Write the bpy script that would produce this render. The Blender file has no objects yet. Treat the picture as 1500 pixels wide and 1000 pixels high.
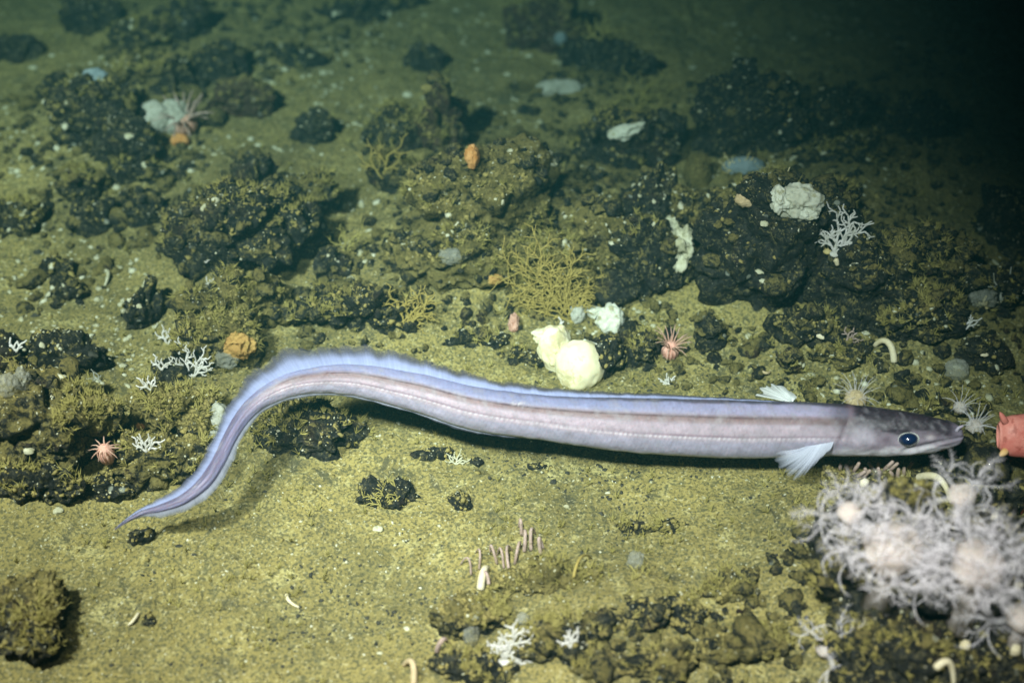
import bpy, bmesh, math, random
import numpy as np
from mathutils import Vector, Matrix
from mathutils.bvhtree import BVHTree

random.seed(7); rng = np.random.default_rng(7)
S = bpy.context.scene; COL = S.collection
# ------------------------------------------------------------------ camera
PITCH = math.radians(42); CH = 0.85; CY = -CH/math.tan(PITCH)
cam_d = bpy.data.cameras.new('camera'); cam = bpy.data.objects.new('camera', cam_d); COL.objects.link(cam)
cam.location = (0, CY, CH); cam.rotation_euler = (math.pi/2-PITCH, 0, 0)
cam_d.lens = 50; cam_d.sensor_width = 36; cam_d.clip_start = .02; cam_d.clip_end = 60
cam_d.dof.use_dof = True; cam_d.dof.focus_distance = 1.155; cam_d.dof.aperture_fstop = 3.2
S.camera = cam
S.view_settings.view_transform = 'Standard'; S.view_settings.look = 'None'
S.view_settings.exposure = 0; S.view_settings.gamma = 1
S.cycles.volume_bounces = 0; S.cycles.max_bounces = 6; S.cycles.transparent_max_bounces = 24
# ------------------------------------------------------------------ world: lightless deep water
W = bpy.data.worlds.new('World'); S.world = W; W.use_nodes = True
bg = W.node_tree.nodes['Background']; bg.inputs[0].default_value = (.02, .05, .06, 1); bg.inputs[1].default_value = .08
# ------------------------------------------------------------------ the lamps of the diving vehicle, beside and above the camera
def lamp(name, loc, target, power, deg, blend, size, color):
    l = bpy.data.lights.new(name, 'SPOT'); l.energy = power; l.spot_size = math.radians(deg); l.spot_blend = blend
    l.shadow_soft_size = size; l.color = color
    o = bpy.data.objects.new(name, l); COL.objects.link(o); o.location = loc
    o.rotation_euler = (Vector(target)-Vector(loc)).to_track_quat('-Z', 'Y').to_euler()
    return o
lamp('vehicle_lamp', (-.62, -.58, 1.12), (-.40, .03, 0), 355, 62, 1.0, .05, (1, .535, .50))
lamp('vehicle_lamp', (-.12, -.80, 1.12), (.09, -.24, 0), 345, 41, 1.0, .05, (1, .535, .52))

# ------------------------------------------------------------------ helpers
CP = np.array([0, CY, CH]); sp_, cp_ = math.sin(PITCH), math.cos(PITCH)
RX = np.array([1, 0, 0.]); RU = np.array([0, sp_, cp_]); RB = np.array([0, -cp_, sp_])   # right, up, back
FPX = 50/36*1500
def ray(px, py):
    d = RX*(px-750)/FPX + RU*(500-py)/FPX - RB
    return d
def P(px, py, z=0.):
    d = ray(px, py); t = (z-CH)/d[2]
    return CP + d*t
def mpp(p): return float(np.dot(CP-np.asarray(p), RB))/FPX    # metres per photo pixel at a point

def _h(ix, iy, iz, s):
    n = (ix*374761393 + iy*668265263 + iz*2147483647 + s*1274126177) & 0xffffffff
    n = ((n ^ (n >> 13))*1274126177) & 0xffffffff
    n = ((n ^ (n >> 16))*2246822519) & 0xffffffff
    return ((n ^ (n >> 15)) & 0xffff)/32767.5-1
def vn(p, s=0):
    f = np.floor(p); i = f.astype(np.int64); t = p-f; t = t*t*t*(t*(t*6-15)+10)
    x, y, z = i[..., 0], i[..., 1], i[..., 2]; u, v, w = t[..., 0], t[..., 1], t[..., 2]
    L = lambda a, b, k: a+(b-a)*k
    return L(L(L(_h(x, y, z, s), _h(x+1, y, z, s), u), L(_h(x, y+1, z, s), _h(x+1, y+1, z, s), u), v),
             L(L(_h(x, y, z+1, s), _h(x+1, y, z+1, s), u), L(_h(x, y+1, z+1, s), _h(x+1, y+1, z+1, s), u), v), w)
def fbm(p, o=4, s=0, g=.5):
    a = 1; r = 0; t = 0
    for k in range(o): r = r+a*vn(p*2**k+k*17.3, s+k); t += a; a *= g
    return r/t
def billow(p, o=4, s=0):
    a = 1; r = 0; t = 0
    for k in range(o): r = r+a*(1-2*np.abs(vn(p*2**k+k*9.1, s+k))); t += a; a *= .5
    return r/t
def mesh_np(name, V, F, mats, cols=None, smooth=True, fmat=None):
    """V (n,3), F list of arrays (m,3)/(m,4) -> mesh"""
    me = bpy.data.meshes.new(name)
    V = np.asarray(V, np.float32)
    if isinstance(F, np.ndarray): F = [F]
    F = [f for f in F if len(f)]
    tot = np.concatenate([np.full(len(f), f.shape[1], np.int32) for f in F])
    idx = np.concatenate([f.ravel() for f in F]).astype(np.int32)
    me.vertices.add(len(V)); me.vertices.foreach_set('co', V.ravel())
    me.loops.add(len(idx)); me.loops.foreach_set('vertex_index', idx)
    me.polygons.add(len(tot)); st = np.concatenate([[0], np.cumsum(tot)[:-1]]).astype(np.int32)
    me.polygons.foreach_set('loop_start', st); me.polygons.foreach_set('loop_total', tot)
    if smooth: me.polygons.foreach_set('use_smooth', np.ones(len(tot), bool))
    for m in (mats if isinstance(mats, (list, tuple)) else [mats]): me.materials.append(m)
    if fmat is not None: me.polygons.foreach_set('material_index', np.asarray(fmat, np.int32))
    if cols is not None:
        c = np.ones((len(V), 4), np.float32); c[:, :cols.shape[1]] = cols
        a = me.color_attributes.new('pigment', 'FLOAT_COLOR', 'POINT'); a.data.foreach_set('color', c.ravel())
    me.update(calc_edges=True); me.validate()
    return me
def link(name, me, parent=None, loc=(0, 0, 0), rot=None):
    o = bpy.data.objects.new(name, me); COL.objects.link(o); o.location = loc
    if rot is not None: o.rotation_euler = rot
    if parent: o.parent = parent
    return o
def tag(o, label=None, cat=None, group=None, kind=None):
    if label: o['label'] = label
    if cat: o['category'] = cat
    if group: o['group'] = group
    if kind: o['kind'] = kind
    return o
def thing(name, loc, label, cat, group=None):
    return tag(link(name, None, None, loc), label, cat, group)

class MB:
    """collects vertices and faces for ONE mesh"""
    def __init__(s): s.V = []; s.F3 = []; s.F4 = []; s.n = 0; s.C = []
    def add(s, V, F, c=None):
        V = np.asarray(V, float); F = np.asarray(F)
        (s.F3 if F.shape[1] == 3 else s.F4).append(F+s.n); s.V.append(V); s.n += len(V)
        if c is not None: s.C.append(np.broadcast_to(np.asarray(c, float), (len(V), 3)))
    def tube(s, pts, rad, n=6, c=None, flat=1.0):
        pts = np.asarray(pts, float); m = len(pts); rad = np.broadcast_to(rad, m)
        T = np.gradient(pts, axis=0); T /= np.linalg.norm(T, axis=1)[:, None]+1e-9
        up = np.array([.31, .17, .93]); N = np.cross(T, up); N /= np.linalg.norm(N, axis=1)[:, None]+1e-9
        B = np.cross(T, N); a = np.arange(n)/n*2*np.pi
        ring = pts[:, None]+rad[:, None, None]*(np.cos(a)[None, :, None]*N[:, None]+flat*np.sin(a)[None, :, None]*B[:, None])
        V = np.concatenate([ring.reshape(-1, 3), [pts[0]-T[0]*rad[0]*.4], [pts[-1]+T[-1]*rad[-1]*.7]])
        i = np.arange(m-1)[:, None]*n; k = np.arange(n)[None]; k2 = (k+1) % n
        Q = np.stack([i+k, i+k2, i+n+k2, i+n+k], -1).reshape(-1, 4)
        e = (m-1)*n; kk = np.arange(n)
        tri = np.concatenate([np.stack([(kk+1) % n, kk, np.full(n, m*n)], -1), np.stack([e+kk, e+(kk+1) % n, np.full(n, m*n+1)], -1)])
        s.F4.append(Q+s.n); s.F3.append(tri+s.n); s.V.append(V); s.n += len(V)
        if c is not None: s.C.append(np.broadcast_to(np.asarray(c, float), (len(V), 3)))
    def mesh(s, name, mat, smooth=True):
        F = []
        if s.F3: F.append(np.concatenate(s.F3))
        if s.F4: F.append(np.concatenate(s.F4))
        return mesh_np(name, np.concatenate(s.V), F, mat, np.concatenate(s.C) if s.C else None, smooth)

ICO = {}
def ico(l):
    if l not in ICO:
        bm = bmesh.new(); bmesh.ops.create_icosphere(bm, subdivisions=l, radius=1)
        ICO[l] = (np.array([v.co[:] for v in bm.verts]), np.array([[v.index for v in f.verts] for f in bm.faces])); bm.free()
    return ICO[l]

# ------------------------------------------------------------------ materials
class NT:
    def __init__(s, name):
        s.m = bpy.data.materials.new(name); s.m.use_nodes = True; s.t = s.m.node_tree; s.b = s.t.nodes['Principled BSDF']
        s.b.inputs['Specular IOR Level'].default_value = .15
        s.out = s.t.nodes['Material Output']
    def n(s, t, **k):
        x = s.t.nodes.new(t)
        for a, b in k.items():
            if a in ('attribute_name', 'operation', 'data_type', 'blend_type', 'feature', 'noise_dimensions', 'distance', 'noise_type'): setattr(x, a, b)
            else: x.inputs[a.replace('_', ' ')].default_value = b
        return x
    def l(s, a, b): s.t.links.new(a, b)
    def coords(s):
        tc = s.n('ShaderNodeTexCoord'); oi = s.n('ShaderNodeObjectInfo')
        ad = s.n('ShaderNodeVectorMath', operation='ADD'); mu = s.n('ShaderNodeMath', operation='MULTIPLY'); mu.inputs[1].default_value = 37
        s.l(oi.outputs['Random'], mu.inputs[0]); s.l(tc.outputs['Object'], ad.inputs[0]); s.l(mu.outputs[0], ad.inputs[1])
        s.co = ad.outputs[0]; return s.co
    def noise(s, scale, detail=6, rough=.6, dist=0.):
        x = s.n('ShaderNodeTexNoise', Scale=scale, Detail=detail, Roughness=rough, Distortion=dist); s.l(s.co, x.inputs['Vector']); return x.outputs['Fac']
    def voro(s, scale, out='Distance', rnd=1.):
        x = s.n('ShaderNodeTexVoronoi', Scale=scale, Randomness=rnd); s.l(s.co, x.inputs['Vector']); return x.outputs[out]
    def ramp(s, f, a, b, inv=False):
        x = s.n('ShaderNodeMapRange'); x.inputs[1].default_value = a; x.inputs[2].default_value = b
        x.inputs[3].default_value = 1. if inv else 0.; x.inputs[4].default_value = 0. if inv else 1.
        s.l(f, x.inputs[0]); return x.outputs[0]
    def math(s, op, a, b):
        x = s.n('ShaderNodeMath', operation=op)
        for i, v in enumerate((a, b)):
            if isinstance(v, (int, float)): x.inputs[i].default_value = v
            else: s.l(v, x.inputs[i])
        return x.outputs[0]
    def mix(s, f, a, b):
        x = s.n('ShaderNodeMix', data_type='RGBA')
        for i, v in ((0, f), (6, a), (7, b)):
            if isinstance(v, (int, float)): x.inputs[i].default_value = v
            elif isinstance(v, tuple): x.inputs[i].default_value = (*v, 1)
            else: s.l(v, x.inputs[i])
        return x.outputs[2]
    def bump(s, h, dist, strength=1., prev=None):
        x = s.n('ShaderNodeBump', Strength=strength, Distance=dist); s.l(h, x.inputs['Height'])
        if prev: s.l(prev, x.inputs['Normal'])
        return x.outputs[0]

OL1 = (.290, .240, .082); OL2 = (.178, .152, .056); OL3 = (.40, .36, .15)
def mat_sand():
    t = NT('olive_sediment'); t.coords()
    base = t.mix(t.ramp(t.noise(9, 6), .38, .62), OL2, OL1)
    base = t.mix(t.math('MULTIPLY', t.ramp(t.noise(34, 8, .75, 1.), .54, .65), .70), base, (.43, .39, .17))     # pale crusty film
    base = t.mix(t.math('MULTIPLY', t.ramp(t.noise(22, 10, .8, .6), .56, .63), .8), base, (.050, .052, .036))      # dark gritty patches
    base = t.mix(t.math('MULTIPLY', t.ramp(t.noise(400, 3, .6), .47, .60), .80), base, (.060, .062, .034))       # fine grains, dark
    base = t.mix(t.math('MULTIPLY', t.ramp(t.noise(360, 2, .5, .3), .60, .70), .5), base, (.55, .50, .28))      # fine grains, pale
    base = t.mix(t.math('MULTIPLY', t.ramp(t.noise(110, 5, .7), .55, .66), .65), base, (.09, .09, .045))
    t.l(base, t.b.inputs['Base Color']); t.b.inputs['Roughness'].default_value = .9
    b = t.bump(t.noise(60, 8, .62), .0032, .8); b = t.bump(t.noise(520, 3, .6), .0014, .9, b); t.l(b, t.b.inputs['Normal'])
    return t.m
def mat_rock(name, cov, dark=(.016, .018, .017), olive=OL1, rust=.2, white=.5):
    t = NT(name); t.coords()
    g = t.n('ShaderNodeNewGeometry'); sx = t.n('ShaderNodeSeparateXYZ'); t.l(g.outputs['Normal'], sx.inputs[0])
    up = t.ramp(sx.outputs['Z'], -.3, 1.)
    f = t.math('ADD', t.math('MULTIPLY', t.noise(62, 10, .80, .7), 3.6), t.math('MULTIPLY', up, .45))
    f = t.math('ADD', f, t.math('MULTIPLY', t.noise(11, 3), 1.3))
    thr = 2.45+.30+.62-cov*.85
    m = t.ramp(f, thr-.07, thr+.09)
    dk = t.mix(t.ramp(t.noise(170, 4, .7), .45, .7), dark, (dark[0]*3.2+.012, dark[1]*3.0+.012, dark[2]*2.6+.010))
    dk = t.mix(t.math('MULTIPLY', t.ramp(t.noise(30, 5), .56, .70), rust), dk, (.11, .045, .022))
    olv = t.mix(t.ramp(t.noise(60, 6, .7), .38, .62), (olive[0]*.62, olive[1]*.64, olive[2]*.62), olive)
    olv = t.mix(t.math('MULTIPLY', t.ramp(t.noise(420, 2), .45, .68), .7), olv, (.06, .06, .03))
    c = t.mix(m, dk, olv)
    v = t.voro(210); wsel = t.math('MULTIPLY', t.ramp(v, .16, .24, True), t.ramp(t.noise(55, 5, .7), .56, .62))
    c = t.mix(t.math('MULTIPLY', wsel, min(1, white*1.4)), c, (.60, .57, .40))
    v3 = t.voro(420); c = t.mix(t.math('MULTIPLY', t.math('MULTIPLY', t.ramp(t.noise(260, 3, .7, .8), .53, .62), t.ramp(t.noise(80, 5, .75), .42, .54)), .75), c, (.27, .24, .10))
    v2 = t.voro(70); c = t.mix(t.math('MULTIPLY', t.math('MULTIPLY', t.ramp(v2, .14, .22, True), t.ramp(t.noise(21, 3), .60, .64)), white), c, (.52, .56, .46))
    t.l(c, t.b.inputs['Base Color']); t.b.inputs['Roughness'].default_value = .75
    b = t.bump(t.noise(95, 10, .8), .008, .9); b = t.bump(f, .006, .6, b); b = t.bump(t.noise(600, 3, .6), .001, .8, b); t.l(b, t.b.inputs['Normal'])
    return t.m
def mat_plain(name, c1, c2, scale=60, rough=.6, sss=0., bump=.001, speck=None, alpha=0.):
    t = NT(name); t.coords()
    c = t.mix(t.ramp(t.noise(scale, 6, .65), .35, .65), c1, c2)
    if speck: c = t.mix(t.math('MULTIPLY', t.ramp(t.noise(scale*3, 5, .7), .56, .64), speck[3]), c, speck[:3])
    t.l(c, t.b.inputs['Base Color']); t.b.inputs['Roughness'].default_value = rough
    if sss: t.b.inputs['Subsurface Weight'].default_value = sss; t.b.inputs['Subsurface Radius'].default_value = (1, .8, .6); t.b.inputs['Subsurface Scale'].default_value = .006
    t.l(t.bump(t.noise(scale*4, 6, .7), bump, .7), t.b.inputs['Normal'])
    if alpha:
        tr = t.n('ShaderNodeBsdfTransparent'); mx = t.n('ShaderNodeMixShader'); mx.inputs[0].default_value = alpha
        t.l(t.b.outputs[0], mx.inputs[1]); t.l(tr.outputs[0], mx.inputs[2]); t.l(mx.outputs[0], t.out.inputs[0])
    return t.m
def mat_pigment(name, rough=.45, spec=.5, scale=300, bump=.0004, alpha_attr=False, sss=.1, amb=.12):
    """colour comes from the pigment painted on the animal itself"""
    t = NT(name); t.coords(); a = t.n('ShaderNodeVertexColor'); a.layer_name = 'pigment'
    c = t.mix(t.math('MULTIPLY', t.ramp(t.noise(scale, 5, .7), .35, .75), amb), a.outputs[0], (.10, .10, .14))
    t.l(c, t.b.inputs['Base Color']); t.b.inputs['Roughness'].default_value = rough; t.b.inputs['Specular IOR Level'].default_value = spec
    if sss: t.b.inputs['Subsurface Weight'].default_value = sss; t.b.inputs['Subsurface Scale'].default_value = .004
    t.l(t.bump(t.noise(scale*1.3, 4), bump, .5), t.b.inputs['Normal'])
    if alpha_attr:
        tr = t.n('ShaderNodeBsdfTransparent'); mx = t.n('ShaderNodeMixShader')
        t.l(a.outputs['Alpha'], mx.inputs[0]); t.l(tr.outputs[0], mx.inputs[1]); t.l(t.b.outputs[0], mx.inputs[2]); t.l(mx.outputs[0], t.out.inputs[0])
    return t.m
M = {}
M['sand'] = mat_sand()
M['black'] = mat_rock('black_rock', .20, white=.7)
M['dark'] = mat_rock('dark_rock', .38, white=.6)
M['mid'] = mat_rock('dusted_rock', .70, rust=.35)
M['olive'] = mat_rock('olive_coated_rock', 1.08, rust=.3)
M['brown'] = mat_rock('brown_rock', .55, dark=(.045, .030, .022), rust=.8)
M['grit'] = mat_plain('pale_grit', (.34, .33, .20), (.55, .55, .42), 90, speck=(.16, .15, .07, .7))
M['darkgrit'] = mat_plain('dark_grit', (.02, .022, .02), (.06, .06, .045), 90)
M['floc'] = mat_plain('olive_floc', OL2, OL1, 80, .95, speck=(.05, .05, .03, .5))
M['turf'] = mat_plain('olive_hydroid_turf', (.24, .21, .06), (.36, .32, .11), 30, .9)
M['coral'] = mat_plain('white_coral', (.46, .45, .38), (.70, .68, .66), 120, .6, .15)
M['coral_yel'] = mat_plain('yellowed_coral', (.50, .40, .15), (.68, .60, .34), 90, .7, .1)
M['coral_pink'] = mat_plain('pinkish_stalk', (.30, .22, .17), (.46, .35, .32), 120, .6, .2, .001, (.16, .13, .06, .7))
M['gorg'] = mat_plain('olive_sea_fan', (.28, .22, .06), (.38, .31, .10), 150, .85)
M['yel'] = mat_plain('pale_yellow_sponge', (.60, .56, .33), (.74, .70, .50), 16, .5, .4, .0006, (.34, .30, .13, .6))
M['white'] = mat_plain('white_sponge', (.46, .47, .37), (.62, .64, .54), 30, .6, .3, .002, (.26, .24, .11, .75))
M['grey'] = mat_plain('pale_grey_sponge', (.26, .27, .22), (.42, .43, .37), 60, .7, .2, .0012, (.16, .15, .07, .6))
M['blue'] = mat_plain('blue_grey_sponge', (.14, .19, .21), (.22, .28, .30), 60, .6, .2, .0008)
M['glass'] = mat_plain('glassy_sponge', (.27, .27, .21), (.40, .41, .36), 60, .5, .0, .0008, (.20, .19, .08, .5), alpha=.6)
M['orange'] = mat_plain('orange_sponge', (.42, .19, .05), (.56, .32, .13), 120, .7, .2, .001, (.28, .15, .06, .5))
M['ochre'] = mat_plain('ochre_sponge', (.28, .16, .05), (.46, .30, .10), 60, .8, .1, .001, (.25, .18, .05, .6))
M['anem'] = mat_plain('pink_anemone_flesh', (.58, .27, .20), (.74, .44, .36), 120, .5, .35)
M['anemtip'] = mat_plain('pale_pink_tentacle', (.40, .22, .16), (.56, .36, .28), 120, .5, .3)
M['tent'] = mat_plain('translucent_tentacle', (.84, .80, .86), (.95, .92, .95), 120, .5, .0, .0005, alpha=.84)
M['tentcore'] = mat_plain('soft_coral_flesh', (.66, .56, .52), (.80, .72, .66), 90, .6, .3, .001, alpha=.45)
M['shell'] = mat_plain('cream_tube', (.58, .50, .30), (.72, .66, .48), 90, .5, .1)
M['tan'] = mat_plain('tan_tube', (.40, .30, .16), (.52, .42, .26), 90, .6, .2)

# ------------------------------------------------------------------ seabed
MOUNDS = [(700, 350, 150, .050), (880, 350, 110, .035), (1160, 390, 170, .045), (1350, 470, 150, .030), (370, 340, 120, .035),
          (330, 480, 80, .022), (50, 630, 100, .035), (270, 620, 60, .018), (150, 190, 120, .03), (900, 940, 110, .020),
          (1300, 900, 190, .045), (1420, 700, 90, .02), (30, 930, 40, .02), (560, 460, 90, .015), (1280, 230, 200, .04), (220, 300, 110, .006), (60, 330, 80, .006), (100, 430, 60, .004), (420, 60, 90, .006), (640, 240, 90, .006), (960, 160, 140, .008), (250, 60, 130, .006), (560, 470, 120, .004), (1010, 500, 120, .004), (860, 130, 60, .004)]
_mc = [(P(a, b), r*mpp(P(a, b)), h) for a, b, r, h in MOUNDS]
def G(x, y, fine=True):
    x = np.asarray(x, float); y = np.asarray(y, float); p = np.stack([x, y, x*0], -1)
    r = (x*x+y*y)
    z = .010*fbm(p*2.2, 3, 3)
    for c, rr, h in _mc: z = z+h*np.exp(-((x-c[0])**2+((y-c[1])*.8)**2)/(rr*rr*.9))
    if fine:
        z = z+.0055*fbm(p*13, 4, 11)+.0022*billow(p*45, 3, 19)
        k = np.clip(fbm(p*8, 3, 31)*2.5-.1, 0, 1); z = z+k*.006*np.abs(fbm(p*90, 2, 41))
    return z+.25*np.clip(r-6, 0, 60)**.5*.2
def PG(px, py, dz=0.):
    z = 0.
    for _ in range(14):
        p = P(px, py, z+dz); z = .5*z+.5*float(G(p[0], p[1], False))
    p = P(px, py, z+dz); return np.array([p[0], p[1], z])

def axis(lo, hi, step, far, n):
    a = np.arange(lo, hi, step); g = np.geomspace(step*2, far, n)
    return np.concatenate([(lo-g)[::-1], a, hi+g])
ax = axis(-.80, .80, .0026, 9, 34); ay = axis(-.46, .80, .0026, 9, 34)
gx, gy = np.meshgrid(ax, ay); gz = G(gx, gy)
V = np.stack([gx, gy, gz], -1).reshape(-1, 3); nx, ny = len(ax), len(ay)
i = (np.arange(ny-1)[:, None]*nx+np.arange(nx-1)[None]).ravel()
GF = np.stack([i, i+1, i+nx+1, i+nx], -1)
seabed = tag(link('seabed', mesh_np('seabed', V, GF, M['sand'])), kind='structure')
SV, SF = [V], [np.concatenate([GF[:, :3], GF[:, [0, 2, 3]]])]; soff = len(V); isrock = [np.zeros(len(SF[0]), int)]

# ------------------------------------------------------------------ rocks
def rock_verts(seed, s, level, ang=.5, lump=.25, rough=1.):
    d, F = ico(level); r = np.random.default_rng(seed)
    p = d.copy()
    rad = 1+lump*fbm(d*1.3+seed*3.7, 3, seed)+.12*billow(d*3+seed, 3, seed+5)
    p = d*rad[:, None]
    for _ in range(int(4+ang*10)):
        n = r.normal(size=3); n /= np.linalg.norm(n); tt = r.uniform(.62, .95)
        k = p@n; over = np.clip(k-tt, 0, None); p = p-n*(over*(.55+.4*ang))[:, None]
    p = p*np.array(s)
    m = max(s)
    q = p*1.0
    nf = int(np.clip((max(s)/.016)**2*1.3, 8, 80)); fp = r.normal(size=(nf, 3)); fp /= np.linalg.norm(fp, axis=1)[:, None]; fp = fp*np.array(s)*r.uniform(.75, 1.1, (nf, 1))
    qq = p+.004*np.stack([fbm(q*60+k_*7, 2, seed+k_) for k_ in range(3)], -1)
    D = np.sqrt(((qq[:, None]-fp[None])**2).sum(-1)); o_ = np.argpartition(D, 1, axis=1)[:, :2]; D2 = np.take_along_axis(D, o_, 1); D2.sort(axis=1); cell = D.argmin(1)
    sc_ = min(1, m/.06); crease = np.exp(-((D2[:, 1]-D2[:, 0])/(.0050*sc_+.001))**2)
    p = p+d*(sc_*rough**.5*(r.uniform(-.0075, .0075, nf)[cell]*(1-crease)-.0085*crease))[:, None]
    p = p+d*((.0100*rough*min(1, m/.05))*fbm(q*38+seed, 4, seed+9)+.0042*rough*billow(q*120+seed, 3, seed+2)*min(1, m/.03))[:, None]
    return p, F
ROCKLM = []
def rock(name, cx, cy, hw, hh, mat, label, ang=.5, lump=.28, cat='rock', level=None, tall=1., rz=0., group=None, sink=.25, rough=1., seed=None):
    global soff
    seed = seed or int(cx*7+cy*3) % 9973
    g = PG(cx, cy); m = mpp(g); hhm = hh*m
    s = (hw*m, hhm*.95, hhm*1.22*tall)
    g = PG(cx, cy, sink*s[2])
    if level is None: level = 6 if hw > 55 else 5 if hw > 15 else 4
    p, F = rock_verts(seed, s, level, ang, lump, rough)
    c, sn = math.cos(rz), math.sin(rz); p = np.stack([p[:, 0]*c-p[:, 2]*sn, p[:, 1], p[:, 0]*sn+p[:, 2]*c], -1)   # roll about the view's depth
    loc = (g[0], g[1], g[2]+sink*s[2])
    o = link(name, mesh_np(name, p, F, M[mat]), None, loc); tag(o, label, cat, group)
    SV.append(p+np.array(loc)); SF.append(F+soff); soff += len(p); isrock.append(np.full(len(F), len(ROCKLM)+1)); ROCKLM.append((mat, hw))
    return o
R = rock
# far rows, left to right
R('rock', 18, 78, 40, 22, 'black', 'blurred black rock in the far left corner, cut by the left edge of the picture')
R('rock', 138, 28, 42, 34, 'black', 'blurred dark rock with one white fleck at the top left of the picture')
R('rock', 205, 60, 46, 28, 'dark', 'dim greenish rock just right of the blurred dark rock in the top left corner')
R('rock', 262, 38, 50, 30, 'dark', 'far dim rock carrying a faint reddish tuft, near the top left')
R('rock', 84, 126, 27, 17, 'black', 'small black stone left of the bluish patch in the upper left')
R('rock', 226, 112, 62, 32, 'mid', 'olive dusted flat rock behind the white and pink anemone')
R('rock', 322, 96, 50, 34, 'dark', 'dark blocky rock behind the flat brown rock in the upper left', ang=.8)
R('rock', 352, 152, 62, 34, 'brown', 'flat brown pointed rock right of the white and pink anemone', ang=.7)
R('rock', 140, 172, 58, 44, 'dark', 'dark craggy rock left of the pale sponge lobes in the upper left')
R('rock', 185, 215, 50, 42, 'black', 'black rock with a bright white chip on its face, below the pale sponge lobes')
R('stone', 460, 194, 32, 27, 'black', 'round black stone with pale flecks lying alone on green sediment', cat='stone', ang=.2, lump=.12)
R('rock', 212, 257, 52, 18, 'dark', 'low dark wedge shaped rock with a white chip at its upper edge', ang=.8)
R('rock', 120, 272, 32, 26, 'mid', 'small crumbly rock left of the low dark wedge shaped rock')
R('rock', 138, 322, 32, 26, 'black', 'rounded black rock left of the big angular rock, in the left half')
R('rock', 215, 312, 46, 26, 'dark', 'dark flat rubble between the rounded black rock and the big angular rock')
R('rock', 28, 322, 46, 34, 'dark', 'soft edged dark rock at the left edge above the open sandy gap')
R('rock', 372, 338, 122, 78, 'dark', 'big angular dark rock with olive film, left of the centre', ang=.7, lump=.2)
R('stone', 366, 250, 36, 17, 'black', 'small black slab resting on top of the big angular dark rock', cat='stone', ang=.9, sink=1.6)
R('rock', 452, 284, 44, 30, 'mid', 'mossy lump on the right shoulder of the big angular dark rock', sink=.8)
R('stone', 488, 394, 28, 24, 'black', 'roundish black stone at the lower right foot of the big angular rock', cat='stone', ang=.2)
R('stone', 212, 453, 31, 38, 'black', 'upright dark brown black stone alone on the sand, left of the olive mound', cat='stone', ang=.9, lump=.1)
R('stone', 88, 398, 26, 16, 'dark', 'small dark stone on the sandy slope at the left, above the left hand boulders', cat='stone')
R('stone', 98, 432, 34, 16, 'dark', 'flat dark stone low on the sandy slope at the left', cat='stone')
R('rock', 512, 458, 88, 32, 'dark', 'long dark rock just behind the arch of the eel tail', ang=.6)
R('rock', 350, 440, 84, 36, 'olive', 'olive sediment covered rock between the upright dark stone and the long dark rock')
R('rock', 320, 508, 74, 40, 'mid', 'rock bearing an orange patch and tiny white corals, above the eel tail')
R('rock', 262, 548, 34, 22, 'black', 'dark ledge rock under the tiny white corals left of the eel tail')
R('rock', 250, 604, 66, 40, 'olive', 'olive rounded boulder left of the eel tail, touching the grey sponge')
R('rock', 232, 678, 74, 42, 'mid', 'flat topped rubble rock beside the pink anemone, left of the eel tail', ang=.4)
R('rock', 14, 528, 34, 38, 'black', 'black rock at the left edge with a small white coral on top')
R('rock', 96, 524, 52, 34, 'black', 'smooth black arched rock at the left, above the largest left boulder', ang=.2)
R('boulder', 66, 622, 98, 82, 'mid', 'large mottled boulder at the left edge with pale specks and tufts', cat='boulder', lump=.22)
R('rock', 60, 712, 70, 32, 'dark', 'dark foot of rubble in front of the large mottled left boulder')
R('rock', 152, 718, 46, 20, 'dark', 'low knobbly dark rock right of the rubble foot, below the pink anemone')
R('rock', 446, 632, 80, 52, 'dark', 'black and olive pitted rock enclosed by the curve of the eel tail', ang=.4, tall=.75)
R('stone', 208, 786, 20, 16, 'black', 'small dark stone just below the tip of the eel tail', cat='stone')
R('rock', 36, 898, 58, 66, 'mid', 'dusty boulder at the lower left edge casting a shadow to its right', ang=.2, tall=.5)
R('stone', 62, 932, 22, 18, 'dark', 'knob of dark stone on the front of the dusty lower left boulder', cat='stone', sink=1.9)
R('pebble', 218, 910, 11, 10, 'dark', 'round ribbed pebble alone on the sand at the lower left', cat='pebble', ang=0, lump=.08)
# centre back
R('rock', 512, 22, 54, 14, 'black', 'faint long dark rock at the very top, left of the centre')
R('rock', 575, 6, 46, 18, 'black', 'blue black rock cut off by the top edge of the picture')
R('rock', 440, 90, 40, 16, 'dark', 'dim low rock with white chips at its right, upper left of the centre')
R('stone', 624, 90, 32, 22, 'black', 'dark stone sprinkled with pale flecks near the top centre', cat='stone', ang=.3)
R('rock', 585, 200, 48, 44, 'dark', 'dark olive rock forming the left part of the isolated outcrop behind the mound')
R('rock', 648, 196, 44, 50, 'brown', 'tall reddish brown rock forming the right part of the isolated outcrop', ang=.7, tall=1.2)
R('rock', 590, 258, 46, 30, 'mid', 'low rock with bright olive film at the foot of the isolated outcrop')
R('rock', 800, 48, 66, 44, 'brown', 'blurred brown rock with a small blue sponge, at the top right of the centre')
R('rock', 880, 84, 56, 30, 'black', 'black blurred rock tapering right of the blurred brown rock')
R('rock', 930, 100, 40, 24, 'black', 'far dark stone heap at the right end of the blurred rock row')
R('rock', 800, 128, 60, 18, 'olive', 'pale greenish flat rock showing through the sediment near the top centre')
R('rock', 922, 218, 78, 50, 'dark', 'dark rounded rock with a white crust on its crown, behind the ridge')
R('boulder', 712, 300, 112, 76, 'olive', 'broad olive mound of crusted rock behind the branching sea fan', cat='boulder', lump=.3, ang=.2, tall=1.1)
R('rock', 660, 380, 84, 52, 'olive', 'lower left shoulder rock of the broad olive mound', tall=.8)
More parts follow.
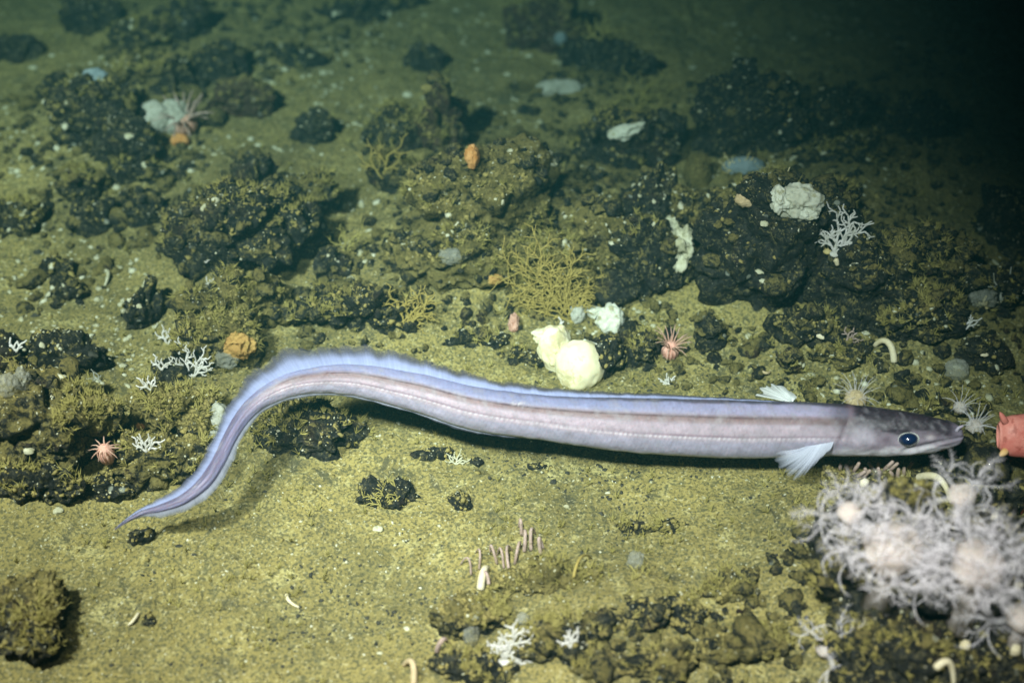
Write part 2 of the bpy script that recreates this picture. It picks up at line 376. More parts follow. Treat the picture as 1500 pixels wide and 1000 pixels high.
R('rock', 800, 392, 74, 46, 'olive', 'lower right shoulder rock of the broad olive mound, behind the sea fan', tall=.8)
R('rock', 742, 252, 36, 24, 'dark', 'small dark crest rock on top of the broad olive mound', sink=1.4)
R('stone', 706, 240, 22, 20, 'dark', 'small dark stone holding the orange sponge on the mound', cat='stone', sink=1.4)
R('rock', 866, 332, 52, 50, 'olive', 'olive lump between the broad mound and the black rock column', tall=1.)
R('rock', 950, 300, 40, 50, 'black', 'black rock at the dark crevice right of the olive lump', ang=.7, tall=1.1)
R('rock', 948, 388, 58, 52, 'dark', 'dark crumbly rock in front of the crevice in the ridge', tall=1.)
R('rock', 1005, 330, 34, 46, 'mid', 'knobbly rock crusted with white growths beside the largest black boulder')
R('rock', 886, 388, 26, 26, 'olive', 'small smooth olive rock low in the gap of the ridge', ang=.1)
# right
R('boulder', 1098, 190, 96, 62, 'black', 'dim black boulder behind the ridge on the right', cat='boulder', tall=1.35)
R('rock', 1212, 180, 54, 40, 'black', 'barely lit rock to the right of the dim black boulder')
R('rock', 1345, 178, 46, 36, 'black', 'nearly invisible rock farthest right in the darkness')
R('rock', 1240, 222, 70, 24, 'dark', 'dim rubble with white flecks right of the dim black boulder')
R('boulder', 1140, 362, 116, 98, 'black', 'largest black boulder, topped by white sponge and lace coral', cat='boulder', ang=.7, lump=.2, tall=1.25, sink=.35)
R('rock', 1120, 296, 78, 34, 'mid', 'olive furred cap rock lying on the largest black boulder', sink=.9)
R('rock', 1215, 300, 40, 34, 'brown', 'brownish rock behind the lace coral on the largest black boulder', sink=.9)
R('rock', 1255, 420, 84, 58, 'black', 'rough dark rock right of the largest black boulder', tall=1.3)
R('rock', 1350, 400, 88, 50, 'mid', 'dusky rubble rock sloping away at the far right of the ridge')
R('rock', 1330, 470, 70, 42, 'mid', 'low mottled rock above the eel head')
R('rock', 1432, 420, 60, 40, 'dark', 'dark rock near the right edge bearing a small fan and pale lobe')
R('rock', 1190, 480, 52, 28, 'dark', 'dark low rock at the front foot of the largest black boulder')
R('rock', 1478, 330, 50, 50, 'black', 'black rock standing in for the deep shadow at the right edge')  # added black mass in place of the shadow over the drop
R('stone', 1040, 492, 26, 24, 'dark', 'dark stone with white grains right of the pink anemone by the sponge', cat='stone')
R('stone', 938, 512, 36, 26, 'dark', 'dark stone between the yellow sponge and the pink anemone', cat='stone')
R('stone', 890, 528, 24, 34, 'black', 'black stone against the right side of the yellow sponge', cat='stone')
R('stone', 700, 500, 60, 20, 'dark', 'low dark gritty slab left of the yellow sponge', cat='stone', tall=.6)
R('stone', 770, 524, 40, 16, 'dark', 'thin dark slab just behind the eel back, left of the yellow sponge', cat='stone', tall=.6)
R('stone', 1160, 534, 22, 20, 'mid', 'tilted finger shaped stone on the sediment above the eel', cat='stone', ang=.7)
R('stone', 1440, 520, 40, 26, 'black', 'black stone with one bright yellow dot, near the right edge', cat='stone')
R('rock', 1240, 520, 60, 22, 'mid', 'broken low crust of rock above the eel neck', tall=.7)
# front
R('stone', 574, 724, 42, 26, 'black', 'black feathery looking crust of stone on the sand below the eel middle', cat='stone', tall=.45, rough=1.6)
R('stone', 676, 736, 20, 15, 'dark', 'rounded half buried dark stone on the sand below the eel middle', cat='stone', tall=.6)
R('stone', 698, 676, 10, 8, 'black', 'little black chip on the sand close under the eel belly', cat='stone', tall=.6)
R('stone', 786, 684, 18, 7, 'black', 'thin black sliver on the sand close under the eel belly', cat='stone', tall=.6)
R('stone', 640, 664, 30, 9, 'black', 'flat dark sliver beside a small white fragment, under the eel belly', cat='stone', tall=.6)
R('rock', 700, 900, 62, 44, 'mid', 'low olive rock left of the white front coral', tall=.7)
R('rock', 800, 850, 80, 34, 'olive', 'low olive crust of rock with pink stalks on its upper edge', tall=.7)
R('rock', 830, 930, 80, 40, 'mid', 'mottled rock right behind the white front coral', tall=.7)
R('rock', 970, 902, 70, 36, 'dark', 'dark pitted rock at the bottom, right of the white front coral', tall=.5)
R('rock', 930, 970, 90, 36, 'mid', 'rubble rock at the bottom edge below the dark pitted rock', tall=.5)
R('rock', 700, 978, 60, 26, 'dark', 'bluish dark rock at the bottom edge left of the front coral', tall=.7)
R('rock', 1080, 860, 48, 28, 'mid', 'patchy rock left of the large soft corals', tall=.5)
R('rock', 1100, 940, 80, 46, 'mid', 'mottled rock at the bottom left of the large soft corals', tall=.5)
R('rock', 1010, 772, 34, 14, 'dark', 'thin broken black crust on the sand right of the middle', tall=.4, rough=1.7)
R('rock', 932, 772, 26, 16, 'dark', 'small broken black crust on the sand, left of the longer one', tall=.4, rough=1.7)
R('rock', 1290, 830, 120, 104, 'dark', 'dark mossy rock carrying the left large soft coral', tall=1.15, lump=.2)
R('rock', 1430, 860, 104, 96, 'black', 'black rock carrying the right large soft coral', tall=1.15)
R('rock', 1270, 716, 66, 36, 'mid', 'brownish knobbly rock directly under the eel throat', tall=.6)
R('rock', 1310, 960, 120, 60, 'dark', 'shadowy front rock under the two large soft corals', tall=.8)
R('rock', 1450, 960, 80, 60, 'dark', 'rock in the bottom right corner scattered with cream bits', tall=.8)
R('stone', 1392, 690, 26, 22, 'black', 'black stone in the gap under the eel chin', cat='stone')
R('stone', 1470, 735, 30, 26, 'black', 'black stone below the red crustacean at the right edge', cat='stone')
R('rock', 1400, 600, 54, 26, 'mid', 'olive lumpy rock behind the eel snout', tall=.6)

# ------------------------------------------------------------------ support surface for small growth
SURF_V = np.concatenate(SV); SURF_F = np.concatenate(SF); ISR = np.concatenate(isrock)
BVH = BVHTree.FromPolygons(SURF_V.tolist(), SURF_F.tolist())
CPv = Vector(CP)
def on_view(px, py):
    d = Vector(ray(px, py)).normalized(); h, n, i, dist = BVH.ray_cast(CPv, d, 5)
    if h is None: p = PG(px, py); return p, np.array([0, 0, 1.]), -1
    return np.array(h), np.array(n), i
def on_top(x, y):
    h, n, i, d = BVH.ray_cast(Vector((x, y, 1)), Vector((0, 0, -1)), 3)
    return h, n, i

# pebbles one can tell apart, scattered on the open sediment
def pebble(k, px, py, r, mat, label):
    p, F = rock_verts(500+k, (r*.95*mpp(P(px, py)), r*.7*mpp(P(px, py)), r*mpp(P(px, py))*.5), 3, .9, .5, .5)
    h, n, i = on_view(px, py)
    o = link('pebble', mesh_np('pebble', p, F, M[mat]), None, tuple(h)); tag(o, label, 'pebble', 'pebbles and chips scattered on the sediment')
PB = [(190, 200, 8, 'grit', 'white chip lying on the black rock below the pale sponge lobes'), (214, 242, 9, 'grit', 'pale chip at the upper edge of the low dark wedge shaped rock'),
      (170, 275, 8, 'grit', 'whitish chip left of the low dark wedge shaped rock'), (48, 100, 7, 'grit', 'cream chip in the sediment below the top left corner rocks'),
      (76, 82, 5, 'grit', 'tiny pale chip between the two black rocks in the top left'), (473, 108, 8, 'grit', 'pale chip right of the dim low rock in the upper left'),
      (456, 82, 5, 'grit', 'white speck sized chip above the dim low rock in the upper left'), (490, 126, 6, 'grit', 'small white pebble below the pale chips in the upper left of the centre'),
      (542, 50, 6, 'grit', 'round white pebble near the top, left of the centre'), (668, 16, 7, 'grit', 'white pebble under the blue black rock at the top edge'),
      (596, 140, 9, 'grit', 'peach coloured pebble behind the isolated outcrop'), (628, 130, 12, 'floc', 'blurred olive grey pebble above the isolated outcrop'),
      (520, 182, 6, 'grit', 'white chip on the sediment left of the isolated outcrop'), (695, 90, 6, 'grit', 'pale chip right of the dark stone near the top centre'),
      (743, 110, 7, 'grit', 'pair sized pale pebble in the far sediment of the top centre'), (1074, 36, 6, 'grit', 'lone pale pebble in the dim water upper right'),
      (1164, 58, 6, 'grit', 'bluish white pebble in the dark upper right'), (1153, 108, 6, 'grit', 'small pale pebble above the dim black boulder'),
      (1014, 100, 7, 'grit', 'greenish pebble in the dim sediment left above the dim black boulder'), (1068, 128, 5, 'grit', 'pale grain sized pebble on the crown of the dim black boulder'),
      (56, 370, 9, 'darkgrit', 'dark pebble on the sandy slope at the left, highest of the row'), (52, 462, 8, 'darkgrit', 'dark pebble above the smooth black arched rock'),
      (136, 520, 8, 'darkgrit', 'dark pebble resting right beside the smooth black arched rock'), (262, 800, 6, 'darkgrit', 'dark pebble right of the small stone below the eel tail tip'),
      (284, 812, 5, 'darkgrit', 'tiny dark pebble second to the right of the stone below the eel tail tip'), (810, 706, 7, 'darkgrit', 'dark pebble standing on clean sand under the eel belly'),
      (388, 720, 5, 'darkgrit', 'small dark pebble in the sand under the inner curve of the eel tail'), (890, 722, 5, 'grit', 'tiny white pebble on clean sand under the eel middle'),
      (830, 742, 5, 'grit', 'cream pebble on clean sand, upper right of the pink stalks'), (596, 920, 7, 'grit', 'pale flat chip on the sand left of the low olive front rock'),
      (514, 934, 5, 'grit', 'pale chip on the sand near the bottom left of the tan worm'), (556, 956, 6, 'grit', 'yellowish chip just above the curled tan worm'),
      (605, 470, 6, 'grit', 'round white pebble behind the eel back, left of the centre'), (462, 491, 6, 'grit', 'white pebble above the arch of the eel tail'),
      (370, 612, 7, 'darkgrit', 'dark pebble close to the inner side of the eel tail'), (1442, 519, 6, 'shell', 'bright yellow dot sized shell on the black stone near the right edge'),
      (1270, 488, 7, 'grit', 'white shell chip in the mottled rubble above the eel neck'), (1203, 492, 7, 'shell', 'yellow white chip low right of the largest black boulder'),
      (1298, 538, 6, 'shell', 'small bright shell chip under the curved cream tube'), (1114, 398, 8, 'grit', 'white oval chip stuck to the face of the largest black boulder'),
      (1119, 412, 6, 'grit', 'lower white chip on the face of the largest black boulder'), (1120, 328, 7, 'grit', 'pale knob under the white sponge on the largest black boulder'),
      (858, 850, 7, 'grit', 'small cream egg shaped pebble on the low olive front crust'), (1455, 757, 8, 'shell', 'golden white shell bit at the right under the red crustacean'),
      (554, 775, 9, 'grit', 'pinkish pale chip below the black feathery crust'), (126, 660, 6, 'grit', 'pale pebble on the front of the large mottled left boulder'),
      (42, 660, 8, 'grit', 'cream pebble low on the large mottled left boulder'), (92, 552, 8, 'grit', 'white chip on the crest of the large mottled left boulder'),
      (284, 672, 5, 'grit', 'small white bit on the rubble rock left of the eel tail'), (84, 748, 9, 'grit', 'pale olive white pebble in front of the dark rubble foot')]
for k, a in enumerate(PB): pebble(k, *a)

# ------------------------------------------------------------------ stuff: grains, flocs, hydroid turf
def frames(N):
    N = N/(np.linalg.norm(N, axis=1)[:, None]+1e-9); a = rng.normal(size=N.shape); T = np.cross(N, a); T /= np.linalg.norm(T, axis=1)[:, None]+1e-9
    return N, T, np.cross(N, T)
def scatter(n, xr=(-20, 1520), yr=(-10, 1010), want=None, clump=None):
    """points seen by a scattering over the place, sampled evenly per picture area; returns hits, normals, rock index"""
    H, N, I = [], [], []
    for _ in range(n):
        px = random.uniform(*xr); py = random.uniform(*yr)
        g = P(px+random.gauss(0, 25), py+random.gauss(0, 25)); h, nn, i = on_top(g[0], g[1]+random.uniform(-.02, .05))
        if h is None: continue
        r = ISR[i]
        if want is not None and not want(r, h, nn): continue
        H.append(h[:]); N.append(nn[:]); I.append(r)
    return np.array(H), np.array(N), np.array(I)
def lumps(name, H, N, size, mat, label, flat=.7, jit=.45, lvl=1):
    d, F = ico(lvl); n = len(H); N, T, B = frames(N); sz = size*np.exp(np.clip(rng.normal(0, .45, n), -1, .75))
    q = d[None]*(1+jit*rng.uniform(-1, 1, (n, len(d), 1))); q[..., 2] *= flat; st = rng.uniform(.6, 1.5, (n, 1)); q[..., 0] *= st
    V = H[:, None]+sz[:, None, None]*(q[..., :1]*T[:, None]+q[..., 1:2]*B[:, None]+q[..., 2:]*N[:, None])
    FF = (np.arange(n)[:, None, None]*len(d)+F[None]).reshape(-1, 3)
    return tag(link(name, mesh_np(name, V.reshape(-1, 3), FF, mat, smooth=False)), label, 'sediment', kind='stuff')
H, N, I = scatter(26000, want=lambda r, h, n: vn_s(h) > random.random()) if False else scatter(15000)
k = rng.random(len(H)) < np.where(I > 0, 1, .22)
lumps('pale_grit', H[k], N[k], .00062, M['grit'], 'fine pale shell grit sprinkled over sand and rocks')
H, N, I = scatter(15000, want=lambda r, h, n: r == 0)
k = fbm(H*14, 3, 77)+rng.uniform(-.15, .15, len(H)) > .16
lumps('dark_gravel', H[k], N[k], .0008, M['darkgrit'], 'fine black gravel in drifts on the olive sediment')
H, N, I = scatter(5200, yr=(-10, 620)); k = fbm(H*11, 3, 141)+rng.uniform(-.12, .12, len(H)) > .16
lumps('shell_hash', H[k], N[k], .0019, M['grit'], 'broken pale shell bits in loose drifts on the far sediment and rocks', flat=.5)
def rubble(name, n, size, mat, label, thr, variants=5):
    H, N, I = scatter(n, want=lambda r, h, nn: True); k = fbm(H*6, 3, 61)+.9*sum(np.exp(-((H[:, 0]-c[0])**2+(H[:, 1]-c[1])**2)/(rr*rr*1.3)) for c, rr, h in _mc)-sum(1.6*np.exp(-(((H[:, 0]-a_[0])/b_)**2+((H[:, 1]-a_[1])/(b_*.6))**2)) for a_, b_ in ((P(330, 860), .20), (P(560, 720), .18), (P(880, 730), .16)))+rng.normal(0, .12, len(H)) > thr
    H, N = H[k], N[k]; Vs, Fs = [], []; off = 0; pv = [rock_verts(3000+q, (1, .9, .75), 3, .7, .3, 0)[0] for q in range(variants)]; F = ico(3)[1]
    for h, nn in zip(H, N):
        s_ = size*math.exp(random.gauss(0, .5)); a = random.uniform(0, 6.28); c, sn = math.cos(a), math.sin(a); p = pv[random.randrange(variants)]*s_
        p = np.stack([p[:, 0]*c-p[:, 1]*sn, p[:, 0]*sn+p[:, 1]*c, p[:, 2]], -1); Vs.append(p+h+np.array([0, 0, s_*.15])); Fs.append(F+off); off += len(p)
    V = np.concatenate(Vs); V = V+np.stack([.0022*fbm(V*230+q*9, 3, 7+q) for q in range(3)], -1)
    return tag(link(name, mesh_np(name, V, np.concatenate(Fs), M[mat])), label, 'rubble', kind='stuff')
rubble('dark_rubble', 4200, .0034, 'dark', 'dark crumbly rubble filling the gaps between the rocks', .66)
rubble('olive_rubble', 6500, .0036, 'mid', 'olive dusted rubble heaped between the rocks', .44)
H, N, I = scatter(110000, want=lambda r, h, n: (r > 0 and n[2] > .15) or random.random() < .04)
k = fbm(H*22, 4, 55)+rng.uniform(-.25, .25, len(H)) > -.02
keep = np.array([{'black': .25, 'dark': .6, 'brown': .4, 'mid': .8}.get(ROCKLM[a-1][0], 1) if a > 0 else 1 for a in I]); k &= rng.random(len(I)) < keep
lumps('sediment_floc', H[k], N[k], .0011, M['floc'], 'crumbly olive sediment clumps caking the rocks', flat=.7, jit=.6)
def turf(name, H, N, length, rad, mat, label, per=7):
    n = len(H); N, T, B = frames(N); Vs, Fs = [], []; off = 0
    for j in range(per):
        a = rng.uniform(0, 2*np.pi, n); lean = rng.uniform(.15, .9, n); L = length*rng.uniform(.4, 1.2, n)
        d = N+(np.cos(a)[:, None]*T+np.sin(a)[:, None]*B)*lean[:, None]; d /= np.linalg.norm(d, axis=1)[:, None]
        bend = rng.normal(0, .35, (n, 3)); d2 = d+bend; w = np.cross(d, rng.normal(size=(n, 3))); w /= np.linalg.norm(w, axis=1)[:, None]+1e-9
        w2 = np.cross(d, w)
        p0 = H; p1 = H+d*L[:, None]*.55; p2 = p1+d2*L[:, None]*.5
        r = rad
        V = np.stack([p0+w*r, p0-w*.5*r+w2*.87*r, p0-w*.5*r-w2*.87*r, p1+w*r*.8, p1-w*.4*r+w2*.7*r, p1-w*.4*r-w2*.7*r, p2], 1)
        F = np.array([[0, 1, 4], [0, 4, 3], [1, 2, 5], [1, 5, 4], [2, 0, 3], [2, 3, 5], [3, 4, 6], [4, 5, 6], [5, 3, 6]])
        Vs.append(V.reshape(-1, 3)); Fs.append((np.arange(n)[:, None, None]*7+F[None]).reshape(-1, 3)+off); off += n*7
    return tag(link(name, mesh_np(name, np.concatenate(Vs), np.concatenate(Fs), mat)), label, 'hydroids', kind='stuff')
H, N, I = scatter(38000, want=lambda r, h, n: r > 0 and ROCKLM[r-1][0] != 'black' or random.random() < .06)
k = fbm(H*18, 3, 95)+rng.uniform(-.2, .2, len(H)) > .08
turf('hydroid_turf', H[k], N[k], .0085, .00042, M['turf'], 'short olive fuzz of hydroids covering the rock tops')

# ------------------------------------------------------------------ growths
def lobe(name, px, py, hw, hh, mat, label=None, seed=1, lump=.25, lift=.6, depth=.8, cat='sponge', rot=0., parent=None, lvl=5, rough=.001, group=None, cup=0.):
    h, n, i = on_view(px, py+hh*.5); m = mpp(h); s = np.array([hw*m, hh*m*depth, hh*m])
    d, F = ico(lvl); r = 1+lump*fbm(d*1.6+seed*5.1, 3, seed)+.06*min(1, rough/.001)**2*billow(d*4+seed, 2, seed)
    p = d*r[:, None]
    if cup:
        k = np.clip((p[:, 2]-.35)/.65, 0, 1); inner = (p[:, 0]**2+p[:, 1]**2) < .42
        p[:, 2] -= cup*np.exp(-(p[:, 0]**2+p[:, 1]**2)/.18)*np.clip(p[:, 2]*2, 0, 1)
    p = p*s; c, sn = math.cos(rot), math.sin(rot)
    # tip the lobe back a little so it leans on what it grows on
    e = .45; ce, se = math.cos(e), math.sin(e); p = np.stack([p[:, 0], p[:, 1]*ce+p[:, 2]*se, -p[:, 1]*se+p[:, 2]*ce], -1)
    p = np.stack([p[:, 0]*c-p[:, 2]*sn, p[:, 1], p[:, 0]*sn+p[:, 2]*c], -1)
    p += d*(rough*billow(p*220, 3, seed))[:, None]
    loc = h+RU*0+np.array([0, 0, s[2]*lift*.8])
    me = mesh_np(name, p, F, M[mat])
    if parent is None: return tag(link(name, me, None, tuple(loc)), label, cat, group)
    return link(name, me, parent, tuple(loc-np.array(parent.location)))
# the yellow sponge: body lobe, folded cup
h, n, i = on_view(845, 560)
ys = thing('yellow_sponge', tuple(h), 'large smooth pale yellow sponge with a folded cup, just behind the eel back', 'sponge')
lobe('body_lobe', 848, 530, 36, 40, 'yel', seed=3, lump=.17, parent=ys, depth=.7, rough=.0001)
lobe('side_lobe', 815, 508, 25, 36, 'yel', seed=9, lump=.34, parent=ys, depth=.7, rot=.3, rough=.0001)
lobe('cup_lobe', 806, 490, 26, 14, 'yel', seed=14, lump=.3, parent=ys, depth=.9, cup=.6, rough=.0001)
lobe('rim', 866, 506, 18, 7, 'white', seed=15, lump=.3, parent=ys, rot=-.5)
w = thing('white_sponge', tuple(on_view(890, 470)[0]), 'white ragged sponge with a thin arm, upper right of the yellow sponge', 'sponge')
lobe('body_lobe', 893, 467, 20, 20, 'white', seed=4, parent=w, lump=.5, rot=-.4); lobe('arm', 872, 456, 15, 9, 'white', seed=5, parent=w, rot=-.5)
lobe('sponge', 845, 458, 11, 14, 'grey', 'small pinkish grey sponge between the yellow sponge and the white ragged one', 6)
w = thing('white_sponge', tuple(on_view(1165, 300)[0]), 'thick bright white sponge lobe on top of the largest black boulder', 'sponge')
lobe('body_lobe', 1168, 292, 31, 24, 'white', seed=7, parent=w, lump=.4, rot=-.25, rough=.0018); lobe('side_lobe', 1140, 290, 13, 18, 'white', seed=8, parent=w, lump=.5, rot=.3)
lobe('foot_lobe', 1184, 312, 14, 10, 'white', seed=17, parent=w, lump=.4)
lobe('sponge', 1088, 247, 29, 15, 'blue', 'pale blue grey dome sponge at the back of the furred cap rock', 10, .12, lift=1.)
lobe('sponge', 1022, 250, 20, 28, 'olive', 'dull olive egg shaped sponge left of the blue grey dome', 12, .12)
lobe('sponge', 1092, 290, 15, 12, 'tan', 'smooth tan knob on the furred cap rock left of the white sponge', 13, .1)
w = thing('grey_sponge', tuple(on_view(322, 625)[0]), 'pale grey sponge split in two plates, touching the eel tail from the left', 'sponge')
lobe('upper_plate', 321, 606, 19, 22, 'grey', seed=21, parent=w, lump=.3, rough=.0003); lobe('lower_plate', 311, 640, 13, 15, 'grey', seed=22, parent=w, lump=.2, rough=.0003)
lobe('white_crust', 918, 188, 24, 11, 'white', 'white crust capping the dark rounded rock behind the ridge', 23, .5, rot=.35, lift=.2)
lobe('white_crust', 998, 352, 16, 26, 'grit', 'broken white crust on the knobbly rock beside the largest black boulder', 24, .9, lift=0, lvl=5, rough=.004)
lobe('white_crust', 985, 326, 14, 10, 'grit', 'small white crust just above the broken one on the knobbly rock', 25, .9, lift=0, rough=.004)
lobe('pale_sponge', 225, 172, 26, 24, 'grey', 'pale rounded translucent sponge lobe left of the white and pink anemone', 26, .15)
lobe('pale_sponge', 255, 170, 24, 26, 'grey', 'pale translucent sponge lobe touching the white and pink anemone', 27, .2)
lobe('orange_sponge', 264, 206, 13, 10, 'orange', 'bright orange sponge at the foot of the white and pink anemone', 28, .3)
lobe('orange_sponge', 692, 234, 10, 18, 'orange', 'upright orange sponge on the small dark stone of the mound', 29, .2, lift=1.1)
lobe('orange_sponge', 350, 498, 21, 17, 'ochre', 'rusty orange round encrusting sponge above the eel tail', 30, .3, lift=0., rough=.0035, depth=.6)
lobe('orange_sponge', 725, 408, 11, 7, 'ochre', 'small tan sponge under the branches of the olive sea fan', 31, .2)
lobe('orange_sponge', 207, 622, 8, 5, 'orange', 'little orange patch of sponge on the rock above the pink anemone at the left', 32, .3)
lobe('blue_sponge', 821, 60, 9, 9, 'blue', 'small round blue sponge on the blurred brown rock', 33, .1, lift=1.2)
lobe('blue_sponge', 140, 112, 18, 12, 'blue', 'bluish translucent patch of sponge in the upper left', 34, .4)
lobe('glass_sponge', 930, 820, 12, 14, 'glass', 'small pale blue glassy sponge standing alone left of the soft corals', 35, .2, lift=1.)
lobe('glass_sponge', 1400, 540, 18, 15, 'glass', 'blue grey translucent cup sponge left of the black stone with a yellow dot', 36, .2)
lobe('glass_sponge', 1440, 436, 20, 13, 'glass', 'lavender grey lobe on the dark rock near the right edge', 37, .4)
lobe('glass_sponge', 332, 520, 18, 14, 'glass', 'violet grey glassy sponge left of the rusty orange sponge', 38, .3, lift=.2)
lobe('glass_sponge', 658, 372, 20, 12, 'glass', 'faint grey glassy sponge on the broad olive mound', 39, .3, lift=.2)
lobe('glass_sponge', 690, 925, 12, 20, 'glass', 'pale blurred glassy sponge left of the white front coral', 40, .3, lift=.8)
lobe('glass_sponge', 766, 906, 8, 9, 'glass', 'round glassy sponge just behind the tip of the white front coral', 41, .2, lift=1.)
lobe('glass_sponge', 12, 562, 16, 18, 'glass', 'grey lobe at the left edge on the large mottled boulder', 42, .3)
lobe('glass_sponge', 822, 125, 34, 14, 'grey', 'pale greenish knobbly sponge half sunk in the far sediment', 43, .5, lift=.1)
lobe('glass_sponge', 34, 556, 11, 18, 'glass', 'second grey lobe beside the left edge, on the large mottled boulder', 44, .3)
lobe('pink_sponge', 752, 472, 7, 13, 'anemtip', 'small pinkish tuft below the olive sea fan, left of the yellow sponge', 45, .5)

# branching growths
def branch(mb, p, d, L, r, depth, nrm, spread, k, kids, shrink=.68, n=6, jit=.25, c=None, polyps=0):
    pts = [p]; dd = d.copy(); m = 5
    for s in range(m):
        dd = dd+rng.normal(0, jit*.35, 3)*[1, 1, 1]+np.array([0, 0, .02]); dd -= nrm*np.dot(dd, nrm)*.6; dd /= np.linalg.norm(dd)
        pts.append(pts[-1]+dd*L/m)
    pts = np.array(pts); mb.tube(pts, np.linspace(r, r*.72, m+1), n, c)
    if polyps:
        for q in range(int(L/polyps)):
            b = pts[0]+(pts[-1]-pts[0])*rng.random(); b = pts[min(m, int(rng.random()*(m+1)))]+(rng.normal(0, r*.8, 3))
            v, F = ico(1); mb.add(b+v*r*rng.uniform(.7, 1.3), F, c)
    if depth <= 0: return
    side = np.cross(nrm, d)
    for j in range(kids):
        t = (j+1)/kids*(m-.2) if depth > 0 else m; a = pts[min(m, max(1, int(round(t))))]
        sgn = 1 if (j+k) % 2 else -1
        nd = d*math.cos(spread)+side*sgn*math.sin(spread)*rng.uniform(.7, 1.2)+nrm*rng.normal(0, .18); nd /= np.linalg.norm(nd)
        branch(mb, a, nd, L*shrink*rng.uniform(.7, 1.15), r*.82, depth-1, nrm, spread, k+j, max(2, kids-1), shrink, n, jit, c, polyps)
def face_dir(ang, lean=.35):
    """direction standing up from the bottom: ang=0 up, positive to the right, inside a plane tipped back from upright"""
    u = np.array([0, lean, 1.]); u /= np.linalg.norm(u); nrm = np.array([0, -1, lean]); nrm /= np.linalg.norm(nrm)
    return u*math.cos(ang)+RX*math.sin(ang), nrm
def coral(px, py, size, ang, label, mat='coral', depth=3, kids=3, r=1.8, arms=((0, 1),), spread=.75, name='lace_coral', cat='coral', group=None, parts=False, polyps=0, shrink=.68, lean=.35, jit=.25):
    h, n, i = on_view(px, py); m = mpp(h)
    if parts or len(arms) > 1: t = thing(name, tuple(h), label, cat, group)
    for a, sc in arms:
        mb = MB(); d, nrm = face_dir(ang+a, lean)
        branch(mb, np.zeros(3), d, size*m*sc*.45, r*m, depth, nrm, spread, 0, kids, shrink, 6, jit, None, polyps)
        me = mb.mesh('branch', M[mat])
        if parts or len(arms) > 1: link('branch', me, t)
        else: t = tag(link(name, me, None, tuple(h)), label, cat, group)
    if parts:
        v, F = ico(3); p = v*np.array([r*3, r*3, r*1.6])*m; link('holdfast', mesh_np('holdfast', p, F, M[mat]), t)
    return t
LG = 'white branching lace corals'
coral(1222, 372, 92, .35, 'large white and cream lace coral fan right of the thick white sponge', depth=3, kids=4, r=2.2, arms=((-.5, .8), (-.1, 1), (.3, 1), (.7, .8)), parts=True, group=LG, shrink=.6)
coral(1212, 368, 60, -.3, 'yellowed tangle of coral at the foot of the large lace coral fan', 'coral_yel', r=2.2, arms=((-.6, .8), (.2, 1), (1., .7)), parts=True, group=LG)
coral(1150, 300, 34, -1.2, 'cream coral twig left of the thick white sponge', 'coral_yel', depth=2, group=LG)
coral(738, 968, 92, .55, 'white feather shaped lace coral at the bottom centre', depth=2, kids=5, r=3.0, arms=((0, 1.25), (-.85, .75), (.8, .7)), parts=True, group=LG, shrink=.5, spread=.9)
coral(836, 948, 46, .15, 'small white lace coral right of the feather shaped one', depth=2, kids=3, r=2.4, arms=((0, 1), (-.8, .7)), group=LG)
coral(284, 552, 57, -.1, 'bushy white lace coral above the eel tail, right of its neighbours', depth=3, kids=3, r=1.8, arms=((-.9, .8), (-.3, 1), (.3, 1), (.9, .8)), group=LG)
coral(246, 505, 41, .2, 'white lace coral highest on the rock edge left of the eel tail', depth=2, r=2., arms=((-.6, 1), (.3, 1)), group=LG)
coral(262, 518, 39, .9, 'cream lace coral stretched right beneath the highest one', depth=2, r=2., arms=((-.5, 1), (.5, .8)), group=LG)
coral(237, 542, 33, .0, 'small white lace coral at the left edge of the dark ledge', depth=2, r=1.8, arms=((-.6, 1), (.5, .8)), group=LG)
coral(222, 572, 31, -.5, 'tiny white lace coral lowest on the dark ledge left of the eel tail', depth=2, r=2., arms=((-.5, 1), (.6, 1)), group=LG)
coral(316, 538, 20, .3, 'tiny white coral sprig right of the bushy lace coral', depth=1, r=1.6, group=LG)
coral(215, 662, 46, .0, 'low white lace coral between the olive boulder and the pink anemone', depth=2, r=2., arms=((-.9, .9), (0, .8), (.8, 1)), group=LG)
coral(313, 420, 26, .0, 'tiny white coral sprig on the olive covered rock', depth=1, r=1.6, arms=((-.8, 1), (0, .8), (.8, 1)), group=LG)
coral(283, 443, 16, .3, 'faint white coral sprig lower left of the one on the olive covered rock', depth=1, r=1.6, group=LG)
coral(302, 385, 31, .0, 'dim whitish coral tuft at the foot of the big angular dark rock', depth=2, r=1.5, arms=((-.6, 1), (.5, 1)), group=LG)
coral(24, 515, 33, .3, 'small white coral on the black rock at the left edge', depth=1, r=2.2, arms=((-.8, 1), (.2, 1)), group=LG)
coral(1415, 482, 34, .3, 'small white ribbed coral fan above the eel head near the right edge', depth=2, r=1.8, arms=((-.5, 1), (.4, 1)), group=LG)
coral(1466, 440, 56, .35, 'dim grey feathery coral at the right edge', 'grey', depth=2, r=2., arms=((-.5, 1), (.1, 1), (.5, 1)), group=LG)
coral(1446, 452, 30, -.6, 'cream stub of coral left of the dim grey feathery one', 'coral_yel', depth=1, r=2.6, group=LG)
coral(1224, 380, 20, 2.6, 'pale broken coral finger hanging below the large lace coral fan', 'shell', depth=0, r=4.5, group=LG)
coral(820, 480, 24, 0., 'small forked white twig above the yellow sponge', 'coral', depth=1, r=1.7, kids=2, arms=((0, 1),), group=LG)
coral(982, 562, 26, -1.4, 'little white star shaped sprig beneath the pink anemone by the sponge', 'coral', depth=1, r=1.6, arms=((-.5, .8), (0, 1), (.6, .9), (1.6, .8), (2.6, .6)), group=LG)
